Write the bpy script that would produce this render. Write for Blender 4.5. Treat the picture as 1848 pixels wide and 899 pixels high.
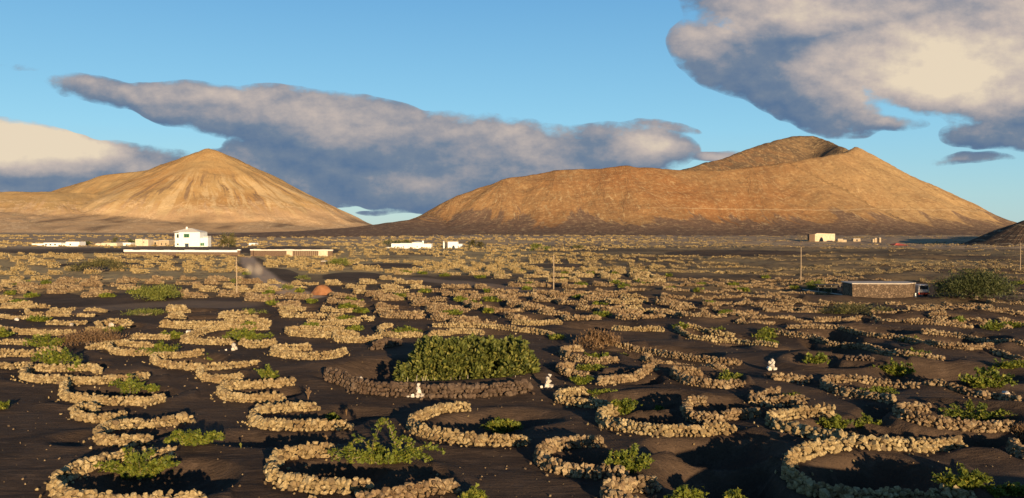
import bpy, bmesh, math, random
import numpy as np
from mathutils import Vector, Matrix, Euler

for o in list(bpy.data.objects):
    bpy.data.objects.remove(o)
S = bpy.context.scene
COL = S.collection
R = math.radians
rng = np.random.default_rng(7)
random.seed(7)

# ------------------------------------------------------------------ camera
W_PX, H_PX, F_PX, HOR = 1848.0, 899.0, 1400.0, 412.0
CAM_H = 10.0
PITCH = math.atan((H_PX / 2 - HOR) / F_PX)
cam_d = bpy.data.cameras.new('camera')
cam_d.sensor_width = 36.0
cam_d.lens = 36.0 * F_PX / W_PX
cam_d.clip_start = 0.5
cam_d.clip_end = 30000
cam = bpy.data.objects.new('camera', cam_d)
COL.objects.link(cam)
cam.location = (0, 0, CAM_H)
cam.rotation_euler = (R(90) - PITCH, 0, 0)
S.camera = cam

# ------------------------------------------------------------------ light
SUN_EL, SUN_AZ = R(9.3), R(160)           # azimuth clockwise from +Y (view direction)
sun_d = bpy.data.lights.new('sun', 'SUN')
sun_d.energy = 5.0
sun_d.angle = R(0.55)
sun_d.color = (1.0, 0.73, 0.42)
sun = bpy.data.objects.new('sun', sun_d)
COL.objects.link(sun)
sdir = Vector((math.sin(SUN_AZ) * math.cos(SUN_EL), math.cos(SUN_AZ) * math.cos(SUN_EL), math.sin(SUN_EL)))
sun.rotation_euler = (-sdir).to_track_quat('-Z', 'Y').to_euler()
sun.location = (40, -60, 60)
S.view_settings.view_transform = 'Standard'
S.view_settings.look = 'None'
S.view_settings.exposure = 0.6
S.view_settings.gamma = 1.0
S.cycles.max_bounces = 5
S.cycles.diffuse_bounces = 2
S.cycles.transparent_max_bounces = 8
S.cycles.volume_bounces = 2


# ------------------------------------------------------------------ node helper
class NT:
    def __init__(self, tree):
        self.t = tree; self.n = tree.nodes; self.l = tree.links

    def new(self, typ, ins=None, **kw):
        nd = self.n.new(typ)
        for k, v in kw.items():
            setattr(nd, k, v)
        for k, v in (ins or {}).items():
            self.put(nd, k, v)
        return nd

    def put(self, nd, k, v):
        sock = nd.inputs[k]
        if isinstance(v, bpy.types.NodeSocket):
            self.l.new(v, sock)
        elif isinstance(v, bpy.types.Node):
            self.l.new(v.outputs[0], sock)
        else:
            sock.default_value = v

    def math(self, op, a, b=0.0, c=0.0, clamp=False):
        nd = self.n.new('ShaderNodeMath'); nd.operation = op; nd.use_clamp = clamp
        for i, v in enumerate((a, b, c)):
            self.put(nd, i, v)
        return nd.outputs[0]

    def mix(self, f, a, b, blend='MIX'):
        nd = self.n.new('ShaderNodeMix'); nd.data_type = 'RGBA'; nd.blend_type = blend
        nd.clamp_factor = True
        self.put(nd, 0, f); self.put(nd, 6, a); self.put(nd, 7, b)
        return nd.outputs[2]

    def sstep(self, v, lo, hi, a=0.0, b=1.0):
        nd = self.n.new('ShaderNodeMapRange'); nd.interpolation_type = 'SMOOTHSTEP'
        for i, x in enumerate((v, lo, hi, a, b)):
            self.put(nd, i, x)
        return nd.outputs[0]

    def noise(self, vec, scale, detail=4, rough=0.55, dist=0.0, out=0):
        nd = self.new('ShaderNodeTexNoise', {'Scale': scale, 'Detail': detail, 'Roughness': rough, 'Distortion': dist})
        if vec is not None:
            self.put(nd, 'Vector', vec)
        return nd.outputs[out]

    def xyz(self, x, y, z):
        nd = self.n.new('ShaderNodeCombineXYZ')
        self.put(nd, 0, x); self.put(nd, 1, y); self.put(nd, 2, z)
        return nd.outputs[0]

    def vmul(self, v, s):
        nd = self.n.new('ShaderNodeVectorMath'); nd.operation = 'MULTIPLY'
        self.put(nd, 0, v); self.put(nd, 1, s)
        return nd.outputs[0]


def rgb(r, g, b):
    return (r, g, b, 1.0)


# ------------------------------------------------------------------ sky (world)
world = bpy.data.worlds.new('World')
S.world = world
world.use_nodes = True
wt = NT(world.node_tree)
for nd in list(wt.n):
    wt.n.remove(nd)
sky = wt.new('ShaderNodeTexSky')
sky.sky_type = 'NISHITA'
sky.sun_disc = False
sky.sun_elevation = SUN_EL
sky.sun_rotation = SUN_AZ
sky.altitude = 200
sky.air_density = 1.0
sky.dust_density = 0.15
sky.ozone_density = 1.6
SKY_STR = 0.08


def px_u(px): return (px - 924.0) / F_PX
def px_v(py): return (HOR - py) / F_PX


# density group: takes (u,v,0), returns the cloud density
grp = bpy.data.node_groups.new('cloud_density', 'ShaderNodeTree')
grp.interface.new_socket('P', in_out='INPUT', socket_type='NodeSocketVector')
grp.interface.new_socket('D', in_out='OUTPUT', socket_type='NodeSocketFloat')
grp.interface.new_socket('A', in_out='OUTPUT', socket_type='NodeSocketFloat')
gt = NT(grp)
gi = gt.n.new('NodeGroupInput'); go = gt.n.new('NodeGroupOutput')
warp = gt.noise(gi.outputs[0], 7.0, 3, 0.55, out=1)
wv = gt.n.new('ShaderNodeVectorMath'); wv.operation = 'MULTIPLY_ADD'
gt.put(wv, 0, warp); wv.inputs[1].default_value = (0.07, 0.035, 0); gt.put(wv, 2, gi.outputs[0])
wo = gt.n.new('ShaderNodeVectorMath'); wo.operation = 'SUBTRACT'
gt.put(wo, 0, wv.outputs[0]); wo.inputs[1].default_value = (0.035, 0.0175, 0)
BLOBS = [  # cx, cy, rx, ry, rot deg, weight
    (1625, 45, 440, 165, 4, 1.6), (1325, 100, 150, 82, 14, 1.25), (1455, 160, 190, 84, 22, 1.2), (1740, 140, 260, 88, 0, 1.4),
    (1560, 220, 140, 24, 5, .9), (1810, 248, 140, 36, 0, .95), (1740, 290, 130, 14, 0, .55), (1900, 100, 300, 200, 0, 1.4),
    (210, 165, 170, 32, 8, .85), (390, 200, 210, 52, 12, 1.15), (620, 240, 300, 78, 10, 1.35), (880, 285, 300, 85, 6, 1.3),
    (1120, 275, 160, 62, 0, 1.05), (760, 335, 260, 58, 4, 1.2), (980, 320, 200, 50, 0, 1.0), (1010, 245, 90, 26, 0, .6),
    (40, 285, 250, 80, 10, 1.5), (270, 310, 190, 62, 6, 1.15), (480, 320, 240, 62, 6, 1.2), (560, 290, 200, 50, 10, 1.0), (20, 340, 320, 50, 0, 1.2),
    (1290, 283, 70, 14, -5, .6), (1200, 232, 80, 13, 8, .55), (700, 383, 90, 8, 0, .45), (40, 125, 70, 10, 6, .4)]
acc = None
wsep = gt.new('ShaderNodeSeparateXYZ', {0: wo.outputs[0]})
for (cx, cy, rx, ry, rot, wgt) in BLOBS:
    mp = gt.n.new('ShaderNodeMapping'); mp.vector_type = 'TEXTURE'
    # the tiny z term only makes the nodes evaluate one after the other (keeps the shader stack small)
    gt.put(mp, 0, gt.xyz(wsep.outputs[0], wsep.outputs[1], 0.0 if acc is None else gt.math('MULTIPLY', acc, 1e-5)))
    mp.inputs['Location'].default_value = (px_u(cx), px_v(cy), 0)
    mp.inputs['Rotation'].default_value = (0, 0, R(-rot))
    mp.inputs['Scale'].default_value = (rx / F_PX, ry / F_PX, 1)
    ln = gt.n.new('ShaderNodeVectorMath'); ln.operation = 'DOT_PRODUCT'
    gt.put(ln, 0, mp.outputs[0]); gt.put(ln, 1, mp.outputs[0])
    one = gt.math('MULTIPLY_ADD', ln.outputs['Value'], -wgt, wgt)
    one = gt.math('MAXIMUM', one, 0.0)
    acc = one if acc is None else gt.math('SMOOTH_MAX', acc, one, 0.12)
# generic scattered clouds everywhere outside the framed part of the sky
sx = gt.new('ShaderNodeSeparateXYZ', {0: gi.outputs[0]})
far_u = gt.sstep(gt.math('ABSOLUTE', sx.outputs[0]), 0.72, 1.1)
far_v = gt.sstep(sx.outputs[1], 0.36, 0.6)
outm = gt.math('MAXIMUM', far_u, far_v)
gen = gt.noise(gt.vmul(gi.outputs[0], (1.0, 2.2, 1.0)), 1.6, 4, 0.5)
gen = gt.math('MULTIPLY', gt.sstep(gen, 0.56, 0.76), outm)
acc = gt.math('MAXIMUM', acc, gen)
n1 = gt.noise(gt.vmul(gi.outputs[0], (1.0, 1.7, 1.0)), 9.0, 10, 0.62)
n2 = gt.noise(gt.vmul(gi.outputs[0], (1.0, 1.5, 1.0)), 3.2, 3, 0.5)
d = gt.math('MULTIPLY_ADD', gt.math('SUBTRACT', n1, 0.5), 2.3, acc)
d = gt.math('MULTIPLY_ADD', gt.math('SUBTRACT', n2, 0.5), 0.8, d)
# no acc -> no cloud
gt.l.new(d, go.inputs[0])
gt.l.new(gt.math('SUBTRACT', d, gt.sstep(acc, 0.05, 0.30, 2.2, 0.0)), go.inputs[1])

tc = wt.new('ShaderNodeTexCoord')
sep = wt.new('ShaderNodeSeparateXYZ', {0: tc.outputs['Generated']})
hyp = wt.math('SQRT', wt.math('ADD', wt.math('MULTIPLY', sep.outputs[0], sep.outputs[0]), wt.math('MULTIPLY', sep.outputs[1], sep.outputs[1])))
# u: tangent of azimuth inside the view, azimuth continued smoothly elsewhere; v: tangent of elevation over the same axis
ysafe = wt.math('MAXIMUM', sep.outputs[1], 0.35)
front = wt.sstep(sep.outputs[1], 0.45, 0.6)
az = wt.math('ARCTAN2', sep.outputs[0], sep.outputs[1])
u_f = wt.math('DIVIDE', sep.outputs[0], ysafe)
u_b = wt.math('MULTIPLY', az, 1.3)
v_f = wt.math('DIVIDE', sep.outputs[2], ysafe)
v_b = wt.math('MULTIPLY', sep.outputs[2], 1.6)
mf = wt.n.new('ShaderNodeMix'); wt.put(mf, 0, front); wt.put(mf, 2, u_b); wt.put(mf, 3, u_f)
mv = wt.n.new('ShaderNodeMix'); wt.put(mv, 0, front); wt.put(mv, 2, v_b); wt.put(mv, 3, v_f)
P = wt.xyz(mf.outputs[0], mv.outputs[0], 0.0)


def dens(vec):
    g = wt.n.new('ShaderNodeGroup'); g.node_tree = grp
    wt.l.new(vec, g.inputs[0])
    return g.outputs[0]


def off(dx, dy, prev):
    return wt.xyz(wt.math('ADD', mf.outputs[0], dx), wt.math('ADD', mv.outputs[0], dy), wt.math('MULTIPLY', prev, 1e-5))


D0 = dens(P)
A0 = D0.node.outputs[1]
D1 = dens(off(0.004, 0.012, D0))
D2 = dens(off(0.02, 0.05, D1))
alpha = wt.sstep(A0, 0.10, 0.58)
emb = wt.math('SUBTRACT', D0, D1)
emb2 = wt.math('SUBTRACT', D0, D2)
# cream sunlit masses
lit = None
for (cx, cy, rx, ry, wgt) in [(1690, 125, 290, 115, 1.3), (1480, 30, 260, 50, .7), (1330, 45, 120, 38, .6), (1250, 75, 70, 45, .5), (30, 262, 235, 62, 1.05),
                              (1850, 60, 200, 120, .6), (330, 172, 200, 22, .22), (560, 205, 230, 26, .16), (880, 240, 260, 22, .12), (1170, 265, 80, 40, .45), (880, 315, 90, 20, .3), (1600, 180, 120, 50, .5)]:
    mp = wt.n.new('ShaderNodeMapping'); mp.vector_type = 'TEXTURE'
    wt.put(mp, 0, off(0.0, 0.0, D2 if lit is None else lit))
    mp.inputs['Location'].default_value = (px_u(cx), px_v(cy), 0)
    mp.inputs['Scale'].default_value = (rx / F_PX, ry / F_PX, 1)
    ln = wt.n.new('ShaderNodeVectorMath'); ln.operation = 'DOT_PRODUCT'
    wt.put(ln, 0, mp.outputs[0]); wt.put(ln, 1, mp.outputs[0])
    one = wt.math('MAXIMUM', wt.math('MULTIPLY_ADD', ln.outputs['Value'], -wgt, wgt), 0.0)
    lit = one if lit is None else wt.math('MAXIMUM', lit, one)
t = wt.math('MULTIPLY_ADD', emb, 0.38, 0.24)
t = wt.math('MULTIPLY_ADD', emb2, 0.13, t)
t = wt.math('MULTIPLY_ADD', wt.math('SUBTRACT', wt.noise(P, 13.0, 8, 0.62), 0.5), 0.56, t)
nl = wt.noise(P, 6.0, 5, 0.55)
lit2 = wt.math('MULTIPLY', lit, wt.math('MULTIPLY_ADD', nl, 1.1, 0.35))
t = wt.math('MULTIPLY_ADD', lit2, 0.72, t)
cr = wt.n.new('ShaderNodeValToRGB')
wt.l.new(t, cr.inputs[0])
el = cr.color_ramp.elements
CB = 0.66   # brings the cloud colours to the exposure of the picture
def cc(r, g, b): return (r * CB, g * CB, b * CB, 1)
el[0].position = 0.0; el[0].color = cc(.10, .165, .285)
el[1].position = 1.0; el[1].color = cc(.82, .68, .50)
e = el.new(0.26); e.color = cc(.17, .22, .305)
e = el.new(0.46); e.color = cc(.335, .32, .345)
e = el.new(0.70); e.color = cc(.56, .47, .42)
hs = wt.new('ShaderNodeHueSaturation', {'Hue': 0.492, 'Saturation': 1.12, 'Value': 1.0, 'Color': sky.outputs[0]})
skyc = wt.vmul(hs.outputs[0], (SKY_STR, SKY_STR, SKY_STR))
# the clear evening air: deep blue overhead, pale towards the horizon, the same all round
gr = wt.n.new('ShaderNodeValToRGB'); wt.l.new(wt.math('MAXIMUM', sep.outputs[2], 0.0), gr.inputs[0])
ge = gr.color_ramp.elements
ge[0].position = 0.0; ge[0].color = (.25, .45, .52, 1); ge[1].position = 1.0; ge[1].color = (.008, .03, .09, 1)
ge.new(0.12).color = (.175, .42, .60, 1); ge.new(0.28).color = (.10, .29, .52, 1); ge.new(0.42).color = (.022, .08, .21, 1)
skyc = wt.mix(0.72, skyc, gr.outputs[0])
below = wt.sstep(sep.outputs[2], -0.02, 0.0)
alpha = wt.math('MULTIPLY', wt.math('MULTIPLY', alpha, 0.97), below)
colr = wt.mix(alpha, skyc, cr.outputs[0])
bg = wt.new('ShaderNodeBackground', {'Color': colr, 'Strength': 1.0})
wo_ = wt.new('ShaderNodeOutputWorld', {'Surface': bg.outputs[0]})


# ------------------------------------------------------------------ numpy noise
def _hash(ix, iy, seed):
    h = (ix.astype(np.int64) * 374761393 + iy.astype(np.int64) * 668265263 + seed * 974634777) & 0xFFFFFFFF
    h = ((h ^ (h >> 13)) * 1274126177) & 0xFFFFFFFF
    h = (h ^ (h >> 16)) & 0xFFFFFFFF
    return h / 4294967295.0


def vnoise(x, y, seed=0):
    ix = np.floor(x); iy = np.floor(y)
    fx = x - ix; fy = y - iy
    fx = fx * fx * fx * (fx * (fx * 6 - 15) + 10); fy = fy * fy * fy * (fy * (fy * 6 - 15) + 10)
    a = _hash(ix, iy, seed); b = _hash(ix + 1, iy, seed)
    c = _hash(ix, iy + 1, seed); d_ = _hash(ix + 1, iy + 1, seed)
    return (a * (1 - fx) + b * fx) * (1 - fy) + (c * (1 - fx) + d_ * fx) * fy * 1.0 - 0.5


def fbm(x, y, octv=4, seed=0, gain=0.5):
    s = 0.0; a = 1.0
    for i in range(octv):
        s = s + a * vnoise(x, y, seed + i * 17)
        x = x * 2.03 + 11.3; y = y * 2.03 - 7.1; a *= gain
    return s


def smooth(a, lo, hi):
    t_ = np.clip((a - lo) / (hi - lo), 0, 1)
    return t_ * t_ * (3 - 2 * t_)


# ------------------------------------------------------------------ ground height (without the pits)
def g0(x, y):
    x = np.asarray(x, float); y = np.asarray(y, float)
    r = np.hypot(x, y)
    z = 1.1 * smooth(r, 110, 330) + 1.2 * smooth(r, 330, 700)
    amp = 0.2 + 0.55 * smooth(x / (r + 1), 0.0, 0.35)
    amp = amp * smooth(r, 10, 30)
    z = z + amp * fbm(x / 13.0 + 3.1, y / 8.0 + 9.7, 3, 5) * 1.25
    for (mx_, my_, mr, mq, mh) in ((13.5, 20.5, 4.5, 2.6, 2.1), (22.5, 21.0, 5.5, 2.6, 1.9), (3.0, 19.0, 3.0, 2.0, .9), (-7.0, 20.0, 3.5, 2.0, .9), (31.0, 27.0, 5.0, 3.0, 2.0)):
        z = z + mh * np.exp(-((x - mx_) / mr) ** 2 - ((y - my_) / mq) ** 2)     # unseen ash mounds below the frame, added to cast shade into it
    z = z + 0.7 * fbm(x / 60.0, y / 45.0, 2, 31) * smooth(r, 60, 160)
    z = z + 3.2 * fbm(x / 210.0, y / 120.0, 2, 77) * smooth(r, 300, 500) * (1 - smooth(r, 700, 900))
    return z


cp, sp = math.cos(PITCH), math.sin(PITCH)
def ray(px, py):
    a = (px - W_PX / 2) / F_PX; b = (H_PX / 2 - py) / F_PX
    return np.array([a, cp + b * sp, -sp + b * cp])          # not normalised


def at_dist(px, py, Y):
    d_ = ray(px, py); k = Y / d_[1]
    return np.array([d_[0] * k, Y, CAM_H + d_[2] * k])


def on_ground(px, py, hf=g0):
    d_ = ray(px, py); z = 0.0
    for _ in range(14):
        k = (z - CAM_H) / min(d_[2], -0.004)
        z = 0.5 * z + 0.5 * float(hf(np.array([d_[0] * k]), np.array([d_[1] * k]))[0])
    k = (z - CAM_H) / min(d_[2], -0.004)
    return np.array([d_[0] * k, d_[1] * k, z])


def to_px(x, y, z):
    # camera frame
    yy = y * cp - (z - CAM_H) * sp
    zz = y * sp + (z - CAM_H) * cp
    return W_PX / 2 + F_PX * x / yy, H_PX / 2 - F_PX * zz / yy


# ------------------------------------------------------------------ materials
def mat(name):
    m = bpy.data.materials.new(name)
    m.use_nodes = True
    t_ = NT(m.node_tree)
    for nd in list(t_.n):
        t_.n.remove(nd)
    return m, t_


def finish(t_, color, rough=0.9, bump=None, bstr=0.5, bdist=0.05, spec=0.2, transl=None):
    b = t_.new('ShaderNodeBsdfPrincipled', {'Base Color': color, 'Roughness': rough, 'Specular IOR Level': spec})
    if bump is not None:
        bp = t_.new('ShaderNodeBump', {'Height': bump, 'Strength': bstr, 'Distance': bdist})
        t_.l.new(bp.outputs[0], b.inputs['Normal'])
    out = b.outputs[0]
    if transl is not None:
        tr = t_.new('ShaderNodeBsdfTranslucent', {'Color': transl})
        mx = t_.new('ShaderNodeMixShader', {0: 0.3})
        t_.l.new(out, mx.inputs[1]); t_.l.new(tr.outputs[0], mx.inputs[2])
        out = mx.outputs[0]
    t_.new('ShaderNodeOutputMaterial', {'Surface': out})
    return b


def simple_mat(name, c1, c2, scale=3.0, rough=0.85, bstr=0.3, bdist=0.03, spec=0.2):
    m, t_ = mat(name)
    co = t_.new('ShaderNodeTexCoord').outputs['Object']
    n = t_.noise(co, scale, 6, 0.6)
    c = t_.mix(t_.sstep(n, 0.3, 0.7), rgb(*c1), rgb(*c2))
    finish(t_, c, rough, t_.noise(co, scale * 6, 4, 0.6), bstr, bdist, spec)
    return m


def stone_mat(name, cols, per_island):
    m, t_ = mat(name)
    geo = t_.new('ShaderNodeNewGeometry')
    oi = t_.new('ShaderNodeObjectInfo')
    rnd = geo.outputs['Random Per Island'] if per_island else oi.outputs['Random']
    pos = geo.outputs['Position']
    rp = t_.n.new('ShaderNodeValToRGB')
    t_.l.new(rnd, rp.inputs[0])
    e_ = rp.color_ramp.elements
    e_[0].position = 0; e_[0].color = rgb(*cols[0]); e_[1].position = 1; e_[1].color = rgb(*cols[-1])
    for i, c in enumerate(cols[1:-1]):
        e_.new((i + 1) / (len(cols) - 1)).color = rgb(*c)
    big = t_.noise(pos, 0.35, 3, 0.5)
    c = t_.mix(t_.sstep(big, 0.42, 0.68, 0.0, 0.45), rp.outputs[0], rgb(cols[1][0] * .8, cols[1][1] * .68, cols[1][2] * .6))
    fine = t_.noise(pos, 14.0, 5, 0.65)
    c = t_.mix(t_.sstep(fine, 0.35, 0.6, 0.5, 0.0), c, rgb(cols[0][0] * .5, cols[0][1] * .48, cols[0][2] * .46))
    lich = t_.sstep(t_.noise(pos, 5.0, 4, 0.6), 0.6, 0.68, 0.0, 0.5)
    c = t_.mix(lich, c, rgb(min(1, cols[-1][0] * 1.15), min(1, cols[-1][1] * 1.2), cols[-1][2] * 1.2))
    finish(t_, c, 0.95, t_.noise(pos, 22.0, 4, 0.7), 0.7, 0.03, 0.1)
    return m


TAN = [(.17, .12, .07), (.31, .225, .115), (.38, .285, .145), (.45, .34, .175), (.52, .41, .23)]
BAS = [(.085, .058, .042), (.12, .082, .058), (.15, .105, .072), (.19, .135, .095)]
BRN = [(.13, .09, .055), (.22, .15, .085), (.29, .20, .115), (.36, .26, .145), (.44, .33, .19)]
M_TAN_I = stone_mat('tan_lava_stone', TAN, False)
M_TAN = stone_mat('tan_lava_stone_wall', TAN, True)
M_BRN_I = stone_mat('brown_lava_stone', BRN, False)
M_BRN = stone_mat('brown_lava_stone_wall', BRN, True)
M_BAS = stone_mat('dark_basalt_wall', BAS, True)
M_BAS_I = stone_mat('dark_basalt_stone', BAS, False)
WHT = [(.60, .54, .46), (.68, .62, .53), (.74, .69, .60), (.80, .76, .68)]
M_WHT = stone_mat('whitewashed_stone', WHT, False)


def leaf_mat(name, dark, mid, lite, yel):
    m, t_ = mat(name)
    geo = t_.new('ShaderNodeNewGeometry')
    rp = t_.n.new('ShaderNodeValToRGB')
    t_.l.new(geo.outputs['Random Per Island'], rp.inputs[0])
    e_ = rp.color_ramp.elements
    e_[0].position = 0; e_[0].color = rgb(*dark); e_[1].position = 1; e_[1].color = rgb(*yel)
    e_.new(0.45).color = rgb(*mid); e_.new(0.8).color = rgb(*lite)
    n = t_.noise(geo.outputs['Position'], 2.0, 3, 0.6)
    c = t_.mix(t_.sstep(n, 0.4, 0.65, 0.0, 0.5), rp.outputs[0], rgb(*lite))
    finish(t_, c, 0.55, None, spec=0.3, transl=c)
    return m


M_VINE = leaf_mat('vine_leaf', (.05, .075, .012), (.12, .15, .02), (.20, .22, .03), (.33, .29, .045))
M_FIG = leaf_mat('fig_leaf', (.035, .050, .013), (.10, .12, .027), (.20, .205, .045), (.34, .30, .08))
M_OLV = leaf_mat('olive_scrub_leaf', (.07, .065, .025), (.13, .12, .04), (.17, .15, .055), (.25, .20, .09))
M_TREE = leaf_mat('tree_leaf', (.035, .045, .016), (.075, .09, .03), (.115, .125, .04), (.16, .155, .055))
M_GRN = leaf_mat('green_shrub_leaf', (.09, .11, .02), (.17, .19, .035), (.23, .24, .05), (.30, .28, .08))
M_DRY = leaf_mat('dry_scrub_twig', (.11, .065, .035), (.20, .12, .06), (.28, .17, .085), (.36, .23, .12))
M_PALM = leaf_mat('palm_frond', (.05, .05, .018), (.11, .10, .035), (.16, .13, .05), (.22, .17, .07))
M_WOOD = simple_mat('vine_wood', (.16, .12, .085), (.26, .2, .14), 8)
M_FIGW = simple_mat('fig_branch_bark', (.45, .38, .28), (.58, .50, .38), 8)
M_POLE = simple_mat('weathered_pole_wood', (.30, .22, .14), (.44, .33, .22), 6)
M_WALLW = simple_mat('white_lime_wall', (.78, .77, .72), (.84, .83, .79), 1.0, bstr=0.1)
M_CREAM = simple_mat('cream_render', (.55, .44, .30), (.68, .57, .42), 1.2)
M_ROOFW = simple_mat('pale_roof', (.60, .55, .47), (.72, .66, .57), 1.5)
M_GREEN = simple_mat('green_painted_shutter', (.05, .16, .09), (.07, .2, .11), 3)
M_DOORB = simple_mat('dark_blue_door', (.03, .05, .07), (.05, .07, .10), 3)
M_GLASS = simple_mat('dark_window_glass', (.02, .025, .03), (.035, .04, .045), 2, rough=0.15, bstr=0.0, spec=0.5)
M_GARD = simple_mat('garden_basalt_masonry', (.12, .075, .05), (.19, .125, .085), 2.5, bstr=0.7, bdist=0.08)
M_RUIN = simple_mat('ruined_masonry', (.36, .27, .17), (.50, .39, .26), 1.2, bstr=0.8, bdist=0.1)
M_RED = simple_mat('red_vehicle_paint', (.45, .06, .03), (.52, .08, .04), 2, rough=0.4, bstr=0.05)
M_VANW = simple_mat('dusty_white_vehicle_paint', (.55, .48, .42), (.63, .56, .50), 2, rough=0.4, bstr=0.05)
M_TYRE = simple_mat('tyre_rubber', (.02, .02, .02), (.03, .03, .03), 8)
M_IRON = simple_mat('dark_iron', (.05, .045, .04), (.09, .075, .06), 5)
M_REDC = simple_mat('faded_red_sheet', (.42, .08, .06), (.5, .12, .09), 2)
M_ROOFS = simple_mat('pale_concrete_slab', (.42, .36, .30), (.54, .47, .40), 1.5)


def shed_mat():
    m, t_ = mat('shed_rubble_masonry')
    co = t_.new('ShaderNodeTexCoord').outputs['Object']
    vo = t_.new('ShaderNodeTexVoronoi', {'Vector': co, 'Scale': 3.2}, feature='DISTANCE_TO_EDGE')
    vc = t_.new('ShaderNodeTexVoronoi', {'Vector': co, 'Scale': 3.2})
    sv = t_.new('ShaderNodeSeparateXYZ', {0: vc.outputs['Color']})
    c = t_.mix(sv.outputs[0], rgb(.11, .075, .05), rgb(.23, .16, .105))
    c = t_.mix(t_.sstep(vo.outputs[0], 0.0, 0.1, 1.0, 0.0), c, rgb(.08, .055, .04))
    finish(t_, c, 0.95, t_.sstep(vo.outputs[0], 0.0, 0.15), 1.0, 0.06)
    return m


M_SHED = shed_mat()


def ground_mat():
    m, t_ = mat('black_volcanic_ash')
    geo = t_.new('ShaderNodeNewGeometry')
    pos = geo.outputs['Position']
    s3 = t_.new('ShaderNodeSeparateXYZ', {0: pos})
    dist = t_.math('SQRT', t_.math('ADD', t_.math('MULTIPLY', s3.outputs[0], s3.outputs[0]), t_.math('MULTIPLY', s3.outputs[1], s3.outputs[1])))
    n = t_.noise(pos, 0.16, 5, 0.6)
    c = t_.mix(t_.sstep(n, 0.35, 0.66), rgb(.058, .039, .028), rgb(.100, .066, .044))
    n2 = t_.noise(t_.vmul(pos, (1.0, 2.5, 1.0)), 0.9, 6, 0.65)
    c = t_.mix(t_.sstep(n2, 0.48, 0.74, 0.0, 0.6), c, rgb(.16, .108, .075))
    n3 = t_.noise(pos, 9.0, 4, 0.7)
    c = t_.mix(t_.sstep(n3, 0.3, 0.52, 0.45, 0.0), c, rgb(.035, .027, .024))
    # tracks and bare patches
    at = t_.new('ShaderNodeAttribute'); at.attribute_name = 'track'
    c = t_.mix(t_.math('MULTIPLY', at.outputs['Fac'], 0.85), c, rgb(.50, .36, .25))
    # stony scrub cover (dry grass and rubble) in the distance
    at2 = t_.new('ShaderNodeAttribute'); at2.attribute_name = 'cover'
    nc = t_.noise(t_.vmul(pos, (1.0, 1.0, 1.0)), 0.5, 6, 0.7)
    cov = t_.math('MULTIPLY', at2.outputs['Fac'], t_.sstep(nc, 0.33, 0.50), clamp=True)
    cc_ = t_.mix(t_.noise(pos, 0.07, 3, 0.6), rgb(.34, .25, .115), rgb(.50, .36, .18))
    c = t_.mix(cov, c, cc_)
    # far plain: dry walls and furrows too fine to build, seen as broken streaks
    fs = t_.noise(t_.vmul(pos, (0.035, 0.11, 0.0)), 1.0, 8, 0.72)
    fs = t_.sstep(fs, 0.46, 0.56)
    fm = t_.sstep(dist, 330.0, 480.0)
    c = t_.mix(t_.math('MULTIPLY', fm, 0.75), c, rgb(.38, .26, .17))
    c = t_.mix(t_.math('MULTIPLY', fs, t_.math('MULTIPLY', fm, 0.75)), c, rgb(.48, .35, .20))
    rip = t_.noise(t_.vmul(pos, (0.35, 2.2, 1.0)), 1.6, 5, 0.65, 0.6)
    gr_ = t_.noise(pos, 28.0, 3, 0.7)
    c = t_.mix(t_.sstep(gr_, 0.60, 0.72, 0.0, 0.5), c, rgb(.22, .16, .115))
    h = t_.math('MULTIPLY_ADD', n3, 0.5, t_.math('MULTIPLY', rip, 1.2))
    h = t_.math('MULTIPLY_ADD', gr_, 0.35, h)
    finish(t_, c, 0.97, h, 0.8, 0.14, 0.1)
    return m


M_ASH = ground_mat()


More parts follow.
